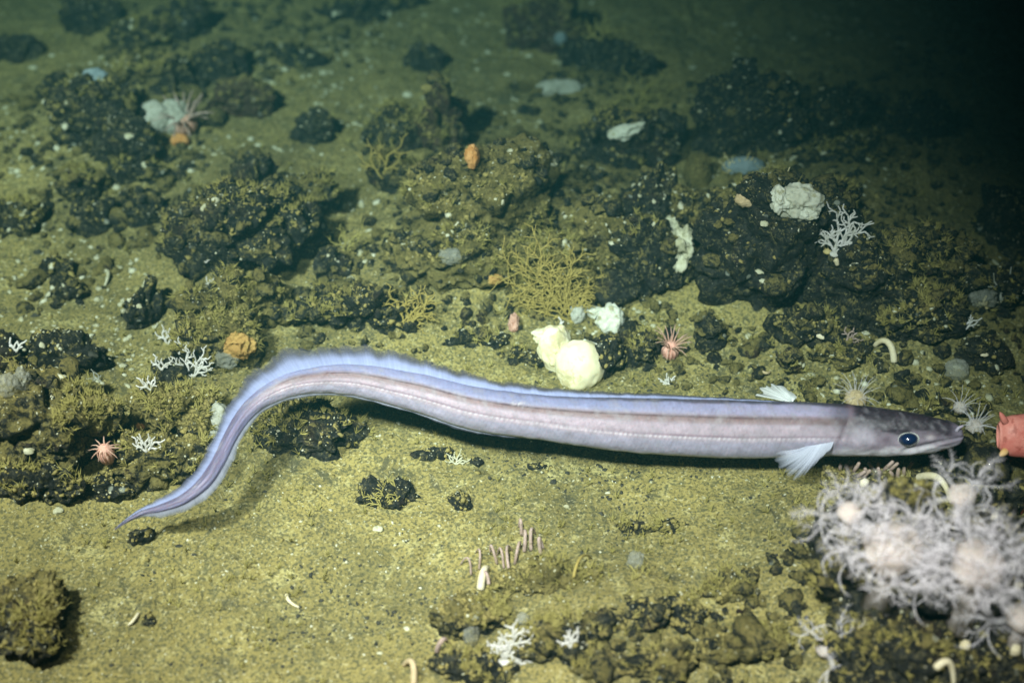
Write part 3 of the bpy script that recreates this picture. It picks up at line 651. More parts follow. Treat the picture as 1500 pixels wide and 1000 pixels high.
coral(668, 680, 26, 0., 'whitish gritty sprig on the sand close under the eel belly', 'grit', depth=2, r=1.5, arms=((-.9, 1), (.2, 1), (1., 1)), group=LG)
coral(1240, 500, 30, 1.1, 'cluster of pinkish white fragments above the eel neck', 'coral_pink', depth=2, r=1.6, arms=((-.9, 1), (.2, 1)), group=LG)
coral(150, 560, 40, -1.2, 'thin whitish hydroid curl on the crest of the large mottled boulder', 'grey', depth=2, r=1.2, arms=((-.5, 1), (.4, .8)), group=LG)
# olive sea fans
SG = 'olive branching sea fans'
coral(838, 470, 170, -.75, 'largest olive branching sea fan spread over the broad mound', 'gorg', depth=3, kids=5, r=1.35, arms=((-.25, 1.), (.1, 1.15), (.5, .85), (.9, .5), (-.55, .75)), name='sea_fan', cat='sea fan', group=SG, parts=True, shrink=.60, polyps=.0016, spread=.72)
coral(592, 478, 92, .5, 'second olive sea fan behind the eel back, left of the largest one', 'gorg', depth=3, kids=4, r=1.4, arms=((-.5, .9), (0, 1.), (.5, .9)), name='sea_fan', cat='sea fan', group=SG, parts=True, shrink=.6, polyps=.0016)
coral(870, 440, 66, -.1, 'small olive hydroid bush above the white ragged sponge', 'gorg', depth=3, kids=4, r=1.2, arms=((-.7, .9), (0, 1.), (.7, .9)), name='sea_fan', cat='sea fan', group=SG, shrink=.6, polyps=.002)
coral(560, 262, 80, .0, 'thin olive bush on the isolated outcrop', 'gorg', depth=3, kids=3, r=1.6, arms=((-.5, .9), (.3, 1.)), name='sea_fan', cat='sea fan', group=SG, shrink=.65)
coral(508, 372, 60, .1, 'wispy olive bush at the right foot of the big angular dark rock', 'turf', depth=3, kids=3, r=1.2, arms=((-.6, .9), (.2, 1.), (.8, .8)), name='sea_fan', cat='sea fan', group=SG, shrink=.65)
coral(1085, 262, 66, .0, 'tangled yellow olive bush on the furred cap rock', 'coral_yel', depth=3, kids=3, r=1.2, arms=((-.7, .8), (.2, .8), (.9, .8)), name='sea_fan', cat='sea fan', group=SG, shrink=.62)
coral(1145, 262, 46, .6, 'single curved twig rising from the furred cap rock', 'coral_yel', depth=0, r=1.1, name='sea_fan', cat='sea fan', group=SG)
coral(560, 745, 56, .3, 'flat dark olive sprig on the black feathery crust below the eel middle', 'turf', depth=2, kids=4, r=1.2, arms=((-.9, .8), (0, .8), (.7, .8)), name='sea_fan', cat='sea fan', group=SG)
coral(420, 470, 60, 1.2, 'thin olive loop shaped twig above the arch of the eel tail', 'turf', depth=1, kids=2, r=1.2, name='sea_fan', cat='sea fan', group=SG)
coral(880, 60, 60, .0, 'blurred yellowish bush on the far black rock row', 'turf', depth=2, kids=3, r=1.6, arms=((-.9, .8), (0, .8), (.9, .8)), name='sea_fan', cat='sea fan', group=SG)
coral(935, 160, 90, .1, 'dim olive bush standing behind the dark rounded rock with the white crust', 'turf', depth=3, kids=3, r=1.3, arms=((-.6, .8), (.1, .8), (.7, .7)), name='sea_fan', cat='sea fan', group=SG)

# tube worms and stalks
def worm(name, pix, r, mat, label, z=.01, cat='worm', group=None, taper=.5):
    h, n, i = on_view(*pix[0]); m = mpp(h); pts = []
    for k, q in enumerate(pix):
        a, n, i = on_view(*q); pts.append(a+np.array([0, 0, r*m*.6+z*math.sin(math.pi*k/(len(pix)-1))]))
    pts = np.array(pts); t = np.linspace(0, len(pts)-1, 26); tt = np.arange(len(pts))
    if len(pts) > 2:
        c = np.stack([np.polyval(np.polyfit(tt, pts[:, j], min(3, len(pts)-1)), t) for j in range(3)], -1)
    else: c = np.stack([np.interp(t, tt, pts[:, j]) for j in range(3)], -1)
    mb = MB(); mb.tube(c-pts[0], r*m*(1-taper*np.linspace(0, 1, 26)**2), 10); me = mb.mesh(name, M[mat])
    return tag(link(name, me, None, tuple(pts[0])), label, cat, group)
worm('worm', [(606, 1004), (607, 990), (602, 980), (592, 975)], 5, 'tan', 'curled tan worm poking up at the bottom edge left of the front coral', taper=.3)
worm('tube_shell', [(1309, 532), (1302, 521), (1292, 512), (1281, 508)], 5, 'shell', 'curved cream tube lying on rubble above the eel head', cat='shell', taper=.3)
worm('tube_shell', [(1344, 702), (1362, 708), (1378, 718), (1392, 738)], 6, 'shell', 'long cream spike leaning out below the eel chin', z=.008, cat='shell')
worm('tube_shell', [(704, 864), (709, 850), (716, 836)], 6, 'shell', 'pale yellow finger beside the pink stalks at the bottom', z=.01, cat='shell')
worm('tube_shell', [(840, 846), (850, 832), (866, 818)], 2.5, 'gorg', 'thin olive blade right of the pink stalks', z=.012, cat='shell')
worm('tube_shell', [(1370, 980), (1385, 985), (1396, 1003)], 6, 'shell', 'golden white tube at the bottom below the soft corals', z=.01, cat='shell')
worm('tube_shell', [(155, 398), (160, 408), (154, 420)], 3, 'grit', 'pale curved shell bit on the sandy slope at the left', z=.004, cat='shell')
worm('tube_shell', [(203, 899), (196, 912), (188, 916)], 2.6, 'shell', 'thin pale chip next to the round ribbed pebble', z=.002, cat='shell')
worm('tube_shell', [(420, 872), (425, 884), (438, 890)], 2.8, 'shell', 'crooked pale chip on the sand near the bottom left centre', z=.002, cat='shell')
worm('tube_shell', [(1108, 540), (1120, 552), (1128, 545)], 2.6, 'tan', 'small tan curl on the sediment just above the eel', z=.004, cat='shell')
PS = 'pinkish stalks rising from the low olive front crust'
for k, (a, b, c, d, lb) in enumerate([(690, 842, 674, 824, 'thin pinkish stalk standing leftmost of the cluster'), (702, 834, 697, 810, 'short pink tipped stalk second from the left of the cluster'), (728, 826, 718, 804, 'lilac stalk at the left foot of the dense bunch'),
        (738, 832, 728, 806, 'slanting pink stalk in the dense bunch'), (745, 832, 750, 802, 'upright pink stalk in the middle of the dense bunch'), (754, 826, 762, 798, 'broad lilac stalk right in the dense bunch'),
        (768, 808, 766, 782, 'tall pale pink stalk at the upper end of the cluster'), (778, 806, 784, 778, 'peach stalk upper right of the cluster'), (764, 784, 760, 770, 'short pale tip farthest up in the cluster'), (792, 812, 796, 796, 'small pinkish stalk rightmost in the cluster'),
        (716, 856, 700, 850, 'low pinkish stalk left of the pale yellow finger')]):
    worm('pink_stalk', [(a, b), ((a+c)/2+random.uniform(-5, 5), (b+d)/2), (c, d+random.uniform(-3, 9))], random.uniform(1.7, 3.), 'coral_pink', lb, z=.012, cat='stalk', group=PS)
worm('pink_stalk', [(640, 955), (650, 950), (660, 946)], 4, 'coral_pink', 'blurred lilac stub low left of the white front coral', z=.01, cat='stalk')

# anemones
def tentacle_mesh(L, r, curl, n=8, pinn=0, mat='tent', seed=0):
    rr = np.random.default_rng(seed); mb = MB(); t = np.linspace(0, 1, 9)
    ang = curl*t**1.3; x = np.cumsum(np.sin(ang))*L/9; z = np.cumsum(np.cos(ang))*L/9; y = np.cumsum(rr.normal(0, .12, 9))*L/9
    pts = np.stack([x, y, z], -1); pts -= pts[0]; mb.tube(pts, r*(1-.7*t), n)
    for k in range(pinn):
        q = 1+int(k/pinn*7.9); s = 1 if k % 2 else -1; T = pts[min(8, q+1)]-pts[q]; T /= np.linalg.norm(T)
        N = np.cross(T, [0, 1, 0]); d = np.array([0, s, 0])*.9+T*.6+N*rr.normal(0, .3); d /= np.linalg.norm(d)
        l = L*.24*math.sin(math.pi*(.18+.72*k/pinn)); a = pts[q]+(pts[min(8, q+1)]-pts[q])*rr.random()
        mb.tube(np.array([a, a+d*l*.5, a+d*l+T*l*.25]), np.array([r*.38, r*.30, r*.12]), 4)
    return mb.mesh('tentacle', M[mat])
def anemone(px, py, rp, label, n=16, mcol='anem', mt='anemtip', tl=1.5, lean=(0, -.2), spread=(.5, 1.3), tr=.09, col=.5, name='anemone'):
    h, nn, i = on_view(px, py); m = mpp(h); r = rp*m; t = thing(name, tuple(h), label, 'anemone')
    ax_ = Vector((lean[0], lean[1]*.6, 1)).normalized(); q = ax_.to_track_quat('Z', 'Y')
    v, F = ico(4); p = v*np.array([r*.5, r*.5, r*col]); p[:, 2] += r*col*.5; p[:, :2] *= (1+.18*np.clip(p[:, 2:]/r, -1, 1)); p += v*(.05*r*np.cos(12*np.arctan2(v[:, 1], v[:, 0])))[:, None]
    c = link('column', mesh_np('column', p, F, M[mcol]), t); c.rotation_mode = 'QUATERNION'; c.rotation_quaternion = q
    base = [tentacle_mesh(r*tl, r*tr, cu, 7, 0, mt, s) for s, cu in enumerate((.5, .9, 1.3))]
    for k in range(n):
        o = link('tentacle', base[k % 3], t); a = k/n*2*math.pi+random.uniform(-.15, .15); s = random.uniform(*spread)*.75
        o.location = q @ Vector((math.cos(a)*r*.3, math.sin(a)*r*.3, r*col*1.25)); o.rotation_mode = 'QUATERNION'
        o.rotation_quaternion = q @ (Matrix.Rotation(a, 3, 'Z') @ Matrix.Rotation(s, 3, 'Y')).to_quaternion(); o.scale = (1, 1, random.uniform(.8, 1.15))
    return t
anemone(981, 520, 23, 'pink anemone with thin tentacles held up, right of the yellow sponge', 20, tl=1.35, tr=.06, spread=(.1, 1.2), col=.75)
anemone(158, 672, 22, 'salmon pink anemone with drooping tentacles left of the eel tail', 11, tl=.9, spread=(1.2, 2.2), tr=.07, col=.95)
anemone(272, 190, 34, 'white and pink anemone with spread tentacles in the upper left', 24, mcol='anemtip', mt='coral_pink', tl=1.2, tr=.06, spread=(.3, 1.5))
anemone(715, 410, 1, 'x', 3) if False else None
for a in ((1252, 588, 30, 'faint brown feathery crown of tentacles standing behind the eel neck'),): anemone(*a, n=22, mcol='tan', mt='tent', tl=1.2, tr=.04, spread=(.1, 1.1), col=.4)
anemone(1426, 630, 24, 'ghostly grey tentacle crown between the eel snout and the red crustacean', 18, 'tentcore', 'tent', tl=1.3, tr=.07, spread=(.2, 1.5))
anemone(1405, 600, 18, 'small translucent tentacle tuft behind the eel snout', 12, 'tentcore', 'tent', tl=1.5, tr=.07, spread=(.2, 1.3))

# large soft corals in the lower right
POL = []
def polyp_mesh(seed, L=.030):
    rr = np.random.default_rng(900+seed); mb = MB(); n = 8
    st = np.array([[0, 0, 0], [.0008, 0, L*.25], [0, .0008, L*.5]]); mb.tube(st, np.array([.0030, .0026, .0034]), 8)
    for k in range(n):
        a = k/n*2*math.pi+rr.uniform(-.2, .2); out = np.array([math.cos(a), math.sin(a), 0]); sd = np.array([-math.sin(a), math.cos(a), 0])
        t = np.linspace(0, 1, 9); op = rr.uniform(.5, 1.5); ang = op+rr.choice([-1, 1])*rr.uniform(.8, 2.4)*t**1.3; l = L*rr.uniform(.7, 1.15)
        X = np.cumsum(np.sin(ang))*l/9; Z = np.cumsum(np.cos(ang))*l/9; Y = np.cumsum(rr.normal(0, .30, 9))*l/9
        pts = out[None]*(X[:, None]+.002)+sd[None]*Y[:, None]+np.array([0, 0, 1])[None]*(Z[:, None]+L*.45)
        mb.tube(pts, .00115*(1-.55*t), 6)
        for j in range(18):
            q = 1+int(j/18*7.9); s = 1 if j % 2 else -1; T = pts[min(8, q+1)]-pts[q-1]; T /= np.linalg.norm(T)
            d = sd*s*.95+T*.5+rr.normal(0, .15, 3); d /= np.linalg.norm(d); w = .0062*math.sin(math.pi*(.15+.75*j/18)); b = pts[q]+T*l/9*rr.random()
            mb.tube(np.array([b, b+d*w*.5, b+d*w+T*w*.2]), np.array([.00042, .00034, .0002]), 4)
    return mb.mesh('polyp', M['tent'])
POL = [polyp_mesh(s) for s in range(6)]
def soft_coral(px, py, r, z, label, n, seed, psize=1., tilt=(0, 0)):
    rr = np.random.default_rng(seed); h_, nn_, i_ = on_view(px, py+r*.35); g = np.array(h_)-[0, 0, .006]; c = g+[0, 0, z]; m = mpp(c)
    t = thing('soft_coral', (g[0], g[1], g[2]), label, 'soft coral', 'translucent soft corals in the lower right'); R_ = r*m*.50
    v, F = ico(4); p = v*(1+.2*fbm(v*2+seed, 3, seed))[:, None]*np.array([R_, R_, R_*.8])+[0, 0, z]
    link('crown', mesh_np('crown', p, F, M['tentcore']), t)
    mb = MB(); mb.tube(np.array([[0, 0, -.01], [.002, 0, z*.4], [0, 0, z]]), np.array([R_*.6, R_*.42, R_*.5]), 14); link('stalk', mb.mesh('stalk', M['tentcore']), t)
    for k in range(n):
        u = (k+.5)/n; th = math.acos(1-1.35*u); ph = k*2.39996+rr.uniform(-.2, .2)
        d = Vector((math.sin(th)*math.cos(ph), math.sin(th)*math.sin(ph), math.cos(th))); q = d.to_track_quat('Z', 'Y')
        o = link('polyp', POL[k % 6], t, tuple(Vector((0, 0, z))+Vector((d.x*R_, d.y*R_, d.z*R_*.8))*.9)); o.rotation_mode = 'QUATERNION'
        o.rotation_quaternion = q @ Matrix.Rotation(rr.uniform(0, 6), 3, 'Z').to_quaternion(); s = psize*rr.uniform(.75, 1.2); o.scale = (s, s, s)
soft_coral(1290, 835, 84, .050, 'left one of the two large pale lavender soft corals, polyps wide open', 20, 1, .78)
soft_coral(1408, 868, 76, .055, 'right one of the two large pale lavender soft corals, arms trailing to the right', 18, 2, .80)
soft_coral(1398, 745, 40, .03, 'smaller translucent soft coral under the eel chin, above the two large ones', 5, 3, .7)
soft_coral(1206, 950, 30, .016, 'small soft coral with open arms at the lower left of the large pair', 3, 4, .6)
soft_coral(1236, 772, 36, .03, 'thin armed soft coral between the eel fin and the left large one', 6, 5, .7)
soft_coral(1484, 920, 46, .03, 'soft coral cut by the right edge in the bottom right corner', 5, 6, .75)
CB = 'cream bits caught among the soft corals'
for k, (a, b, r, lb) in enumerate([(1266, 708, 6, 'yellow knob on the knobbly rock under the eel throat'), (1401, 755, 6, 'left of two golden beads right under the chin soft coral'), (1416, 762, 5, 'right of two golden beads under the chin soft coral'),
        (1413, 945, 7, 'golden bit beneath the right large soft coral'), (1486, 952, 8, 'white gold bit in the bottom right corner'), (1490, 858, 6, 'golden bit at the right edge beside the right large soft coral')]):
    lobe('cream_bit', a, b, r, r, 'shell', lb, 60+k, .3, cat='shell', lvl=3, group=CB, lift=1.2)
# brown knobbly fingers under the throat
FG = 'brownish finger polyps under the eel throat'
for k in range(16):
    a = 1232+k*6.5+random.uniform(-2, 2); b = 700-random.uniform(0, 16)
    h, n, i = on_view(a, b); m = mpp(h); mb = MB(); d = np.array([random.uniform(-.6, .6), random.uniform(-.4, .2), 1.]); L = random.uniform(12, 20)*m
    mb.tube(np.array([[0, 0, 0], d*L*.5, d*L]), np.array([3.2, 3., 2.4])*m, 7); o = link('finger_polyp', mb.mesh('finger_polyp', M['coral_pink']), None, tuple(h))
    tag(o, 'stubby brownish finger polyp in the row beneath the eel throat', 'polyp', FG)

# ------------------------------------------------------------------ the eel
#        px   py   body  dorsal anal  z
ST = [(168, 775, .8, .3, .3, .030), (185, 763, 2., 1.5, 1., .034), (205, 752, 3.5, 4, 3, .036), (235, 744, 6, 8, 8, .040), (270, 730, 8.5, 13, 11, .047), (300, 706, 10, 15, 12, .054),
      (322, 672, 10, 14, 10, .059), (337, 641, 10.5, 14, 7, .064), (353, 614, 11.5, 17, 6, .068), (375, 590, 13.5, 23, 5, .072), (420, 565, 17, 31, 5, .078), (458, 557, 19.5, 33, 4.5, .078), (500, 555, 22, 31, 4, .076),
      (600, 572, 28, 25, 3, .070), (700, 598, 32, 18, 6, .066), (800, 611.5, 33.5, 12, 1, .060), (900, 620.5, 39.5, 9, 0, .058), (1000, 625.5, 42.5, 6, 0, .058), (1100, 628.5, 42.5, 3, 0, .060),
      (1150, 628.5, 41, 1, 0, .062), (1200, 629, 39.5, 0, 0, .064), (1250, 630, 37.5, 0, 0, .066), (1300, 633, 34.5, 0, 0, .068), (1340, 635.5, 31, 0, 0, .070), (1370, 636.5, 25.5, 0, 0, .071),
      (1390, 637, 20, 0, 0, .072), (1402, 638, 15, 0, 0, .072), (1408, 638, 9.5, 0, 0, .072), (1410.5, 638, 3, 0, 0, .072)]
ST = np.array(ST); key = np.array([P(a, b, z) for a, b, z in ST[:, [0, 1, 5]]])
par = np.concatenate([[0], np.cumsum(np.linalg.norm(np.diff(key, axis=0), axis=1))])
def hermite(xk, yk, x):
    m = np.gradient(yk, xk, axis=0) if yk.ndim == 1 else np.stack([np.gradient(yk[:, j], xk) for j in range(yk.shape[1])], -1)
    i = np.clip(np.searchsorted(xk, x)-1, 0, len(xk)-2); h = xk[i+1]-xk[i]; t = (x-xk[i])/h
    if yk.ndim > 1: t = t[:, None]; h = h[:, None]
    return (2*t**3-3*t**2+1)*yk[i]+(t**3-2*t**2+t)*h*m[i]+(-2*t**3+3*t**2)*yk[i+1]+(t**3-t**2)*h*m[i+1]
NS = 620; ss = par[-1]*np.linspace(0, 1, NS); ss = np.concatenate([ss[:-1], par[-1]-np.array([.0006, .0003, .0001, 0])])
ss = np.unique(ss); NS = len(ss)
C = hermite(par, key, ss); pxx = np.interp(ss, par, ST[:, 0]); mp = np.array([mpp(c) for c in C])
A = np.clip(hermite(par, ST[:, 2], ss), .5, None)*mp; DH = np.clip(hermite(par, ST[:, 3], ss), 0, None)*mp; AH = np.clip(hermite(par, ST[:, 4], ss), 0, None)*mp
T = np.gradient(C, ss, axis=0); T /= np.linalg.norm(T, axis=1)[:, None]
Vw = CP-C; Vw /= np.linalg.norm(Vw, axis=1)[:, None]
U = np.cross(Vw, T); U /= np.linalg.norm(U, axis=1)[:, None]
Zp = np.array([0, 0, 1.])-T*T[:, 2:]; upr = np.clip((pxx-360)/200, 0, 1)[:, None]; U = U+Zp*.30*upr; U /= np.linalg.norm(U, axis=1)[:, None]
Sd = np.cross(T, U); Sd *= np.sign(np.sum(Sd*Vw, 1))[:, None]       # side that faces the diver
NR = 96; th = np.arange(NR)/NR*2*np.pi      # 0 = camera side, pi/2 = back
ct, st_ = np.cos(th), np.sin(th)
ex = .88
cu = np.sign(st_)*np.abs(st_)**ex; cs = np.sign(ct)*np.abs(ct)**ex
hd = np.clip((pxx-1200)/120, 0, 1); Wd = A*(.66+.06*hd)
lev = cu[None, :]*np.ones((NS, 1))                    # -1 belly .. 1 back
PX = pxx[:, None]*np.ones((1, NR)); near = ct[None, :] > 0
V = C[:, None]+U[:, None]*(A[:, None]*cu[None])[..., None]+Sd[:, None]*(Wd[:, None]*cs[None])[..., None]
nrm = (U[:, None]*cu[None, :, None]+Sd[:, None]*cs[None, :, None]); nrm /= np.linalg.norm(nrm, axis=2)[..., None]
def gs(x, w): return np.exp(-(x/w)**2)
disp = np.zeros((NS, NR))
mouth = -.05-.62*np.clip((1402-PX)/80, 0, 1)**.9               # mouth line level
mm = gs(lev-mouth, .10)*np.clip((PX-1318)/14, 0, 1); disp -= .0017*mm
disp += .0007*gs(lev-mouth+.22, .12)*np.clip((PX-1325)/20, 0, 1)          # lip
gill = 1232+16*lev; gl = gs(PX-gill, 3.0)*gs(lev+.15, .55); disp -= .0011*gl
disp += .0016*gs(PX-1262, 26)*gs(lev+.35, .5)                     # cheek bulge
eyeg = gs((PX-1330)/21, 1)*gs((lev+.16)/.42, 1); disp -= .0008*eyeg
latl = -.12-.10*np.clip((PX-600)/500, 0, 1)
disp -= .00045*gs(lev-latl, .030)*np.clip((1225-PX)/40, 0, 1)
disp -= .0005*gs(lev-.42, .05)*np.clip((1180-PX)/100, 0, 1)*np.clip((PX-400)/80, 0, 1)
disp += .0005*fbm(np.stack([PX*.05, lev*3.2, ct[None]+lev*0], -1), 3, 4)+.00012*fbm(np.stack([PX*.5, lev*16, ct[None]*4+lev*0], -1), 2, 6)+.0006*fbm(np.stack([PX*.06, lev*3, ct[None]*2+lev*0], -1), 3, 61)*np.clip((PX-1220)/60, 0, 1)
V = V+nrm*disp[..., None]
# pigment, plus the shadow side painted under the tail
def mixc(a, b, k): return a*(1-k[..., None])+np.array(b)*k[..., None]
body = np.clip((1215-PX)/90, 0, 1)
N1 = fbm(np.stack([PX*.05, lev*4, lev*0], -1), 4, 8); N2 = fbm(np.stack([PX*.012, lev*9, lev*0+3], -1), 3, 12)
c = np.zeros((NS, NR, 3))+np.array([.52, .46, .52])
c = mixc(c, (.58, .50, .57), np.clip(gs(lev-.12, .2), 0, 1))                # pinkish silver flank
c = mixc(c, (.43, .43, .54), np.clip((-.28-lev)/.12, 0, 1))           # lower flank, silver blue
c = mixc(c, (.62, .66, .68), np.clip((-.84-lev)/.15, 0, 1))           # belly
upc = np.clip((lev-.44+.05*N2)/.08, 0, 1); c = mixc(c, (.30, .34, .54), upc)         # blue lavender above the band
bandc = np.clip((PX-900)/300, 0, 1)
c = mixc(c, (.50, .47, .64), upc*bandc*.7)
c = mixc(c, (.10, .10, .14), np.clip((lev-.90+.06*N1)/.06, 0, 1)*np.clip((PX-650)/300, 0, 1))     # dark back
band_ = np.exp(-((lev-.40-.02*N2)/(.15+.12*np.clip((720-PX)/250, 0, 1)))**4)*np.clip((PX-370)/60, 0, 1)*(.85+.15*np.clip(N1*2+.5, 0, 1))       # brown band
c = mixc(c, (.30, .20, .21), gs(lev-.48-.03*N2, .12)*.6*np.clip((PX-600)/200, 0, 1))
dots = .5+.5*np.sin(PX*2*np.pi/7.2)
c = mixc(c, (.34, .26, .32), gs(lev-latl-.035, .026)*.95); c = mixc(c, (.85, .85, .90), gs(lev-latl+.035, .034)*dots*.9)
c = mixc(c, (.62, .64, .78), gs(lev-.24, .05)*.25)
c = mixc(c, (.30, .25, .30), np.clip(N1-.1, 0, 1)*.35)
c = mixc(c, (.17, .085, .075), band_*.80); c = mixc(c, (.07, .035, .04), gs(lev-.50, .035)*np.clip((PX-420)/100, 0, 1)*np.clip((1190-PX)/60, 0, 1)*.7); tail = np.clip((410-PX)/60, 0, 1); ct_ = np.zeros_like(c)+np.array([.27, .28, .46]); ct_ = mixc(ct_, (.15, .13, .22), np.clip((lev-.3)/.3, 0, 1)*.75); ct_ = mixc(ct_, (.42, .34, .48), gs(lev, .25)*.5)
ct_ = mixc(ct_, (.05, .04, .09), np.clip((-lev-.55)/.2, 0, 1)*np.clip((330-PX)/60, 0, 1)); c = c*(1-tail[..., None])+.82*ct_*tail[..., None]  # dark tail underside: its shadow side put into the colour
# head
hdm = np.clip((PX-1195)/60+.25*N1, 0, 1); hc = np.zeros_like(c)+np.array([.50, .44, .52])
hc = mixc(hc, (.040, .028, .040), np.clip((lev+.26+.35*N1-.25*np.clip((PX-1240)/140, 0, 1)+.0)/.34, 0, 1))
hc = hc*.80; hc = mixc(hc, (.78, .78, .82), np.clip((-.50-lev+.2*N1)/.2, 0, 1))
hc = mixc(hc, (.66, .62, .72), gs((PX-1262)/20, 1)*gs(lev+.1, .4)*.8)
hc = mixc(hc, (.20, .15, .19), gs((PX-1298)/12, 1)*gs(lev+.2, .22)*.85)
hc = mixc(hc, (.18, .12, .14), gs((PX-1244)/5, 1)*np.clip(lev-.0, 0, 1)*1.)
hc = mixc(hc, (.16, .12, .16), gs((PX-1362)/24, 1)*gs(lev-.02, .22)*.6)
hc = mixc(hc, (.78, .72, .74), gs((PX-1359)/7, 1)*gs(lev+.02, .14)*.9)
hc = mixc(hc, (.42, .38, .48), np.clip((PX-1388)/14, 0, 1)*.8)
hc = mixc(hc, (.03, .02, .03), mm*.9*gs(lev-mouth, .07))
c = c*(1-hdm[..., None])+hc*hdm[..., None]
c = mixc(c, (.20, .15, .18), gl*.6)
N3 = fbm(np.stack([PX*.35, lev*11, np.round(ct[None]*.5+.5)*9+lev*0], -1), 4, 33); N4 = fbm(np.stack([PX*.11+lev*2.2, lev*3.5, ct[None]*2+lev*0], -1), 4, 35)
sc_ = gs((PX-757)/11, 1)*gs(lev-.58, .10)*np.clip(N3*3+.4, 0, 1); c = mixc(c, (.75, .74, .80), sc_)
myo = np.abs(((PX/6.2+2.2*np.abs(lev+.12))%1)-.5)*2; c = c*(1-.10*gs(myo, .35)*np.clip((1200-PX)/60, 0, 1))[..., None]
c = mixc(c, (.17, .13, .18), np.clip(N3*1.5-.18, 0, 1)*.42); c = mixc(c, (.70, .70, .76), np.clip(-N4*1.6-.12, 0, 1)*.35)
c = np.clip(c*np.array([.63, .59, .61])*(1+.30*N4[..., None]+.12*N1[..., None]), .01, .9)
V = V.reshape(-1, 3); i = np.arange(NS-1)[:, None]*NR; k = np.arange(NR)[None]; k2 = (k+1) % NR
Q = np.stack([i+k, i+k2, i+NR+k2, i+NR+k], -1).reshape(-1, 4); kk = np.arange(NR); e = (NS-1)*NR
tri = np.concatenate([np.stack([(kk+1) % NR, kk, np.full(NR, len(V))], -1), np.stack([e+kk, e+(kk+1) % NR, np.full(NR, len(V)+1)], -1)])
V = np.concatenate([V, [C[0]], [C[-1]+T[-1]*.0008]]); cc = np.concatenate([c.reshape(-1, 3), [c[0, 0]], [c[-1, 0]]])
MF = mat_pigment('eel_skin', .48, .28, 420, .0003, sss=.12); MFin = mat_pigment('eel_fin', .6, .1, 500, .0003, True, 0., .08)
base = Vector(P(900, 640, 0)); base.z = float(G(base.x, base.y))
eel = thing('eel', tuple(base), 'long silvery lavender eel hovering across the picture, dark blue eye, tail curled down left', 'eel')
bo = np.array(base)
link('body', mesh_np('body', V-bo, [Q, tri], MF, cc), eel)
def fin_ribbon(name, sel, sign, Hh, pig_in, pig_out, rag, lean, rayk=2600, a0=.95, a1=.35, nseg=10):
    idx = np.where(sel)[0]; s = np.interp(np.linspace(0, len(idx)-1, len(idx)*4), np.arange(len(idx)), idx); lo = np.floor(s).astype(int); hi = np.minimum(lo+1, NS-1); f = (s-lo)[:, None]
    L = lambda a: a[lo]*(1-f if a.ndim > 1 else 1-f[:, 0])+a[hi]*(f if a.ndim > 1 else f[:, 0])
    c0, u, sd, t_, a, hh, px = L(C), L(U)*sign, L(Sd), L(T), L(A), L(Hh), L(pxx); n = len(s)
    d = u-t_*.35*1+sd*lean; d /= np.linalg.norm(d, axis=1)[:, None]
    arc = L(ss); j = np.linspace(0, 1, nseg+1)
    edge = 1+rag*(vn(np.stack([arc*420, arc*0, arc*0], -1), 3)*.18+vn(np.stack([arc*130, arc*0, arc*0], -1), 5)*.6)
    root = c0+u*(a*.90)[:, None]
    mid = root[:, None]+d[:, None]*((hh*edge)[:, None]*j[None]+(a*.10)[:, None]*np.minimum(j*3, 1)[None])[..., None]
    wav = (.0022*fbm(np.stack([arc*45, arc*0, arc*0], -1), 3, 44))[:, None]*j[None]
    thick = (.0012*(1-j)+.00012)[None]*np.ones((n, 1))
    Vf = mid+sd[:, None]*(wav+thick)[..., None]; Vb = mid+sd[:, None]*(wav-thick)[..., None]
    VV = np.concatenate([Vf.reshape(-1, 3), Vb.reshape(-1, 3)]); m = nseg+1
    q = (np.arange(n-1)[:, None]*m+np.arange(nseg)[None]).ravel(); F1 = np.stack([q, q+1, q+m+1, q+m], -1); off = n*m
    e_ = np.arange(n-1)*m+nseg; Fe = np.stack([e_, e_+off, e_+off+m, e_+m], -1)
    z_ = arc*0; ray_ = .5+.5*vn(np.stack([arc*900, z_, z_], -1), 9); ray2 = .6*vn(np.stack([arc*1500, z_, z_], -1), 21)+.7*fbm(np.stack([arc*240, z_, z_], -1), 3, 25)
    col = np.zeros((n, m, 4)); k = (j[None]**1.2)*np.ones((n, 1))
    for q_ in range(3): col[..., q_] = pig_in[q_]*(1-k)+pig_out[q_]*k
    col[..., :3] *= (.90+.10*ray_[:, None]+.10*ray2[:, None])[..., None]
    dk = np.clip((j-.36+.12*vn(np.stack([arc*150, arc*0, arc*0], -1), 71)[:, None])/.35, 0, 1)*np.clip((px-330)/60, .3, 1)[:, None]*(.85+.2*np.clip((px-500)/200, 0, 1))[:, None]
    for q_, b_ in enumerate((.05, .05, .07)): col[..., q_] = col[..., q_]*(1-dk)+b_*dk
    al = a0+(a1-a0)*np.clip((j-.35)/.65, 0, 1)[None]*np.ones((n, 1)); al = np.clip(al+.30*ray2[:, None]*j[None]**2, 0.0, 1)*np.clip((1-j[None])/.12, 0, 1); col[..., 3] = al
    col = np.concatenate([col.reshape(-1, 4)]*2)
    return link(name, mesh_np(name, VV-bo, [np.concatenate([F1, F1[:, ::-1]+off, Fe])], MFin, np.clip(col, 0, 1)), eel)
fin_ribbon('dorsal_fin', (pxx > 172) & (pxx < 1152), 1, DH, (.26, .30, .49), (.11, .12, .18), .34, 0., a0=.97, a1=.26)
fin_ribbon('anal_fin', (pxx > 172) & (pxx < 810), -1, AH, (.24, .25, .32), (.24, .26, .30), .35, .1, a0=.8, a1=.22)
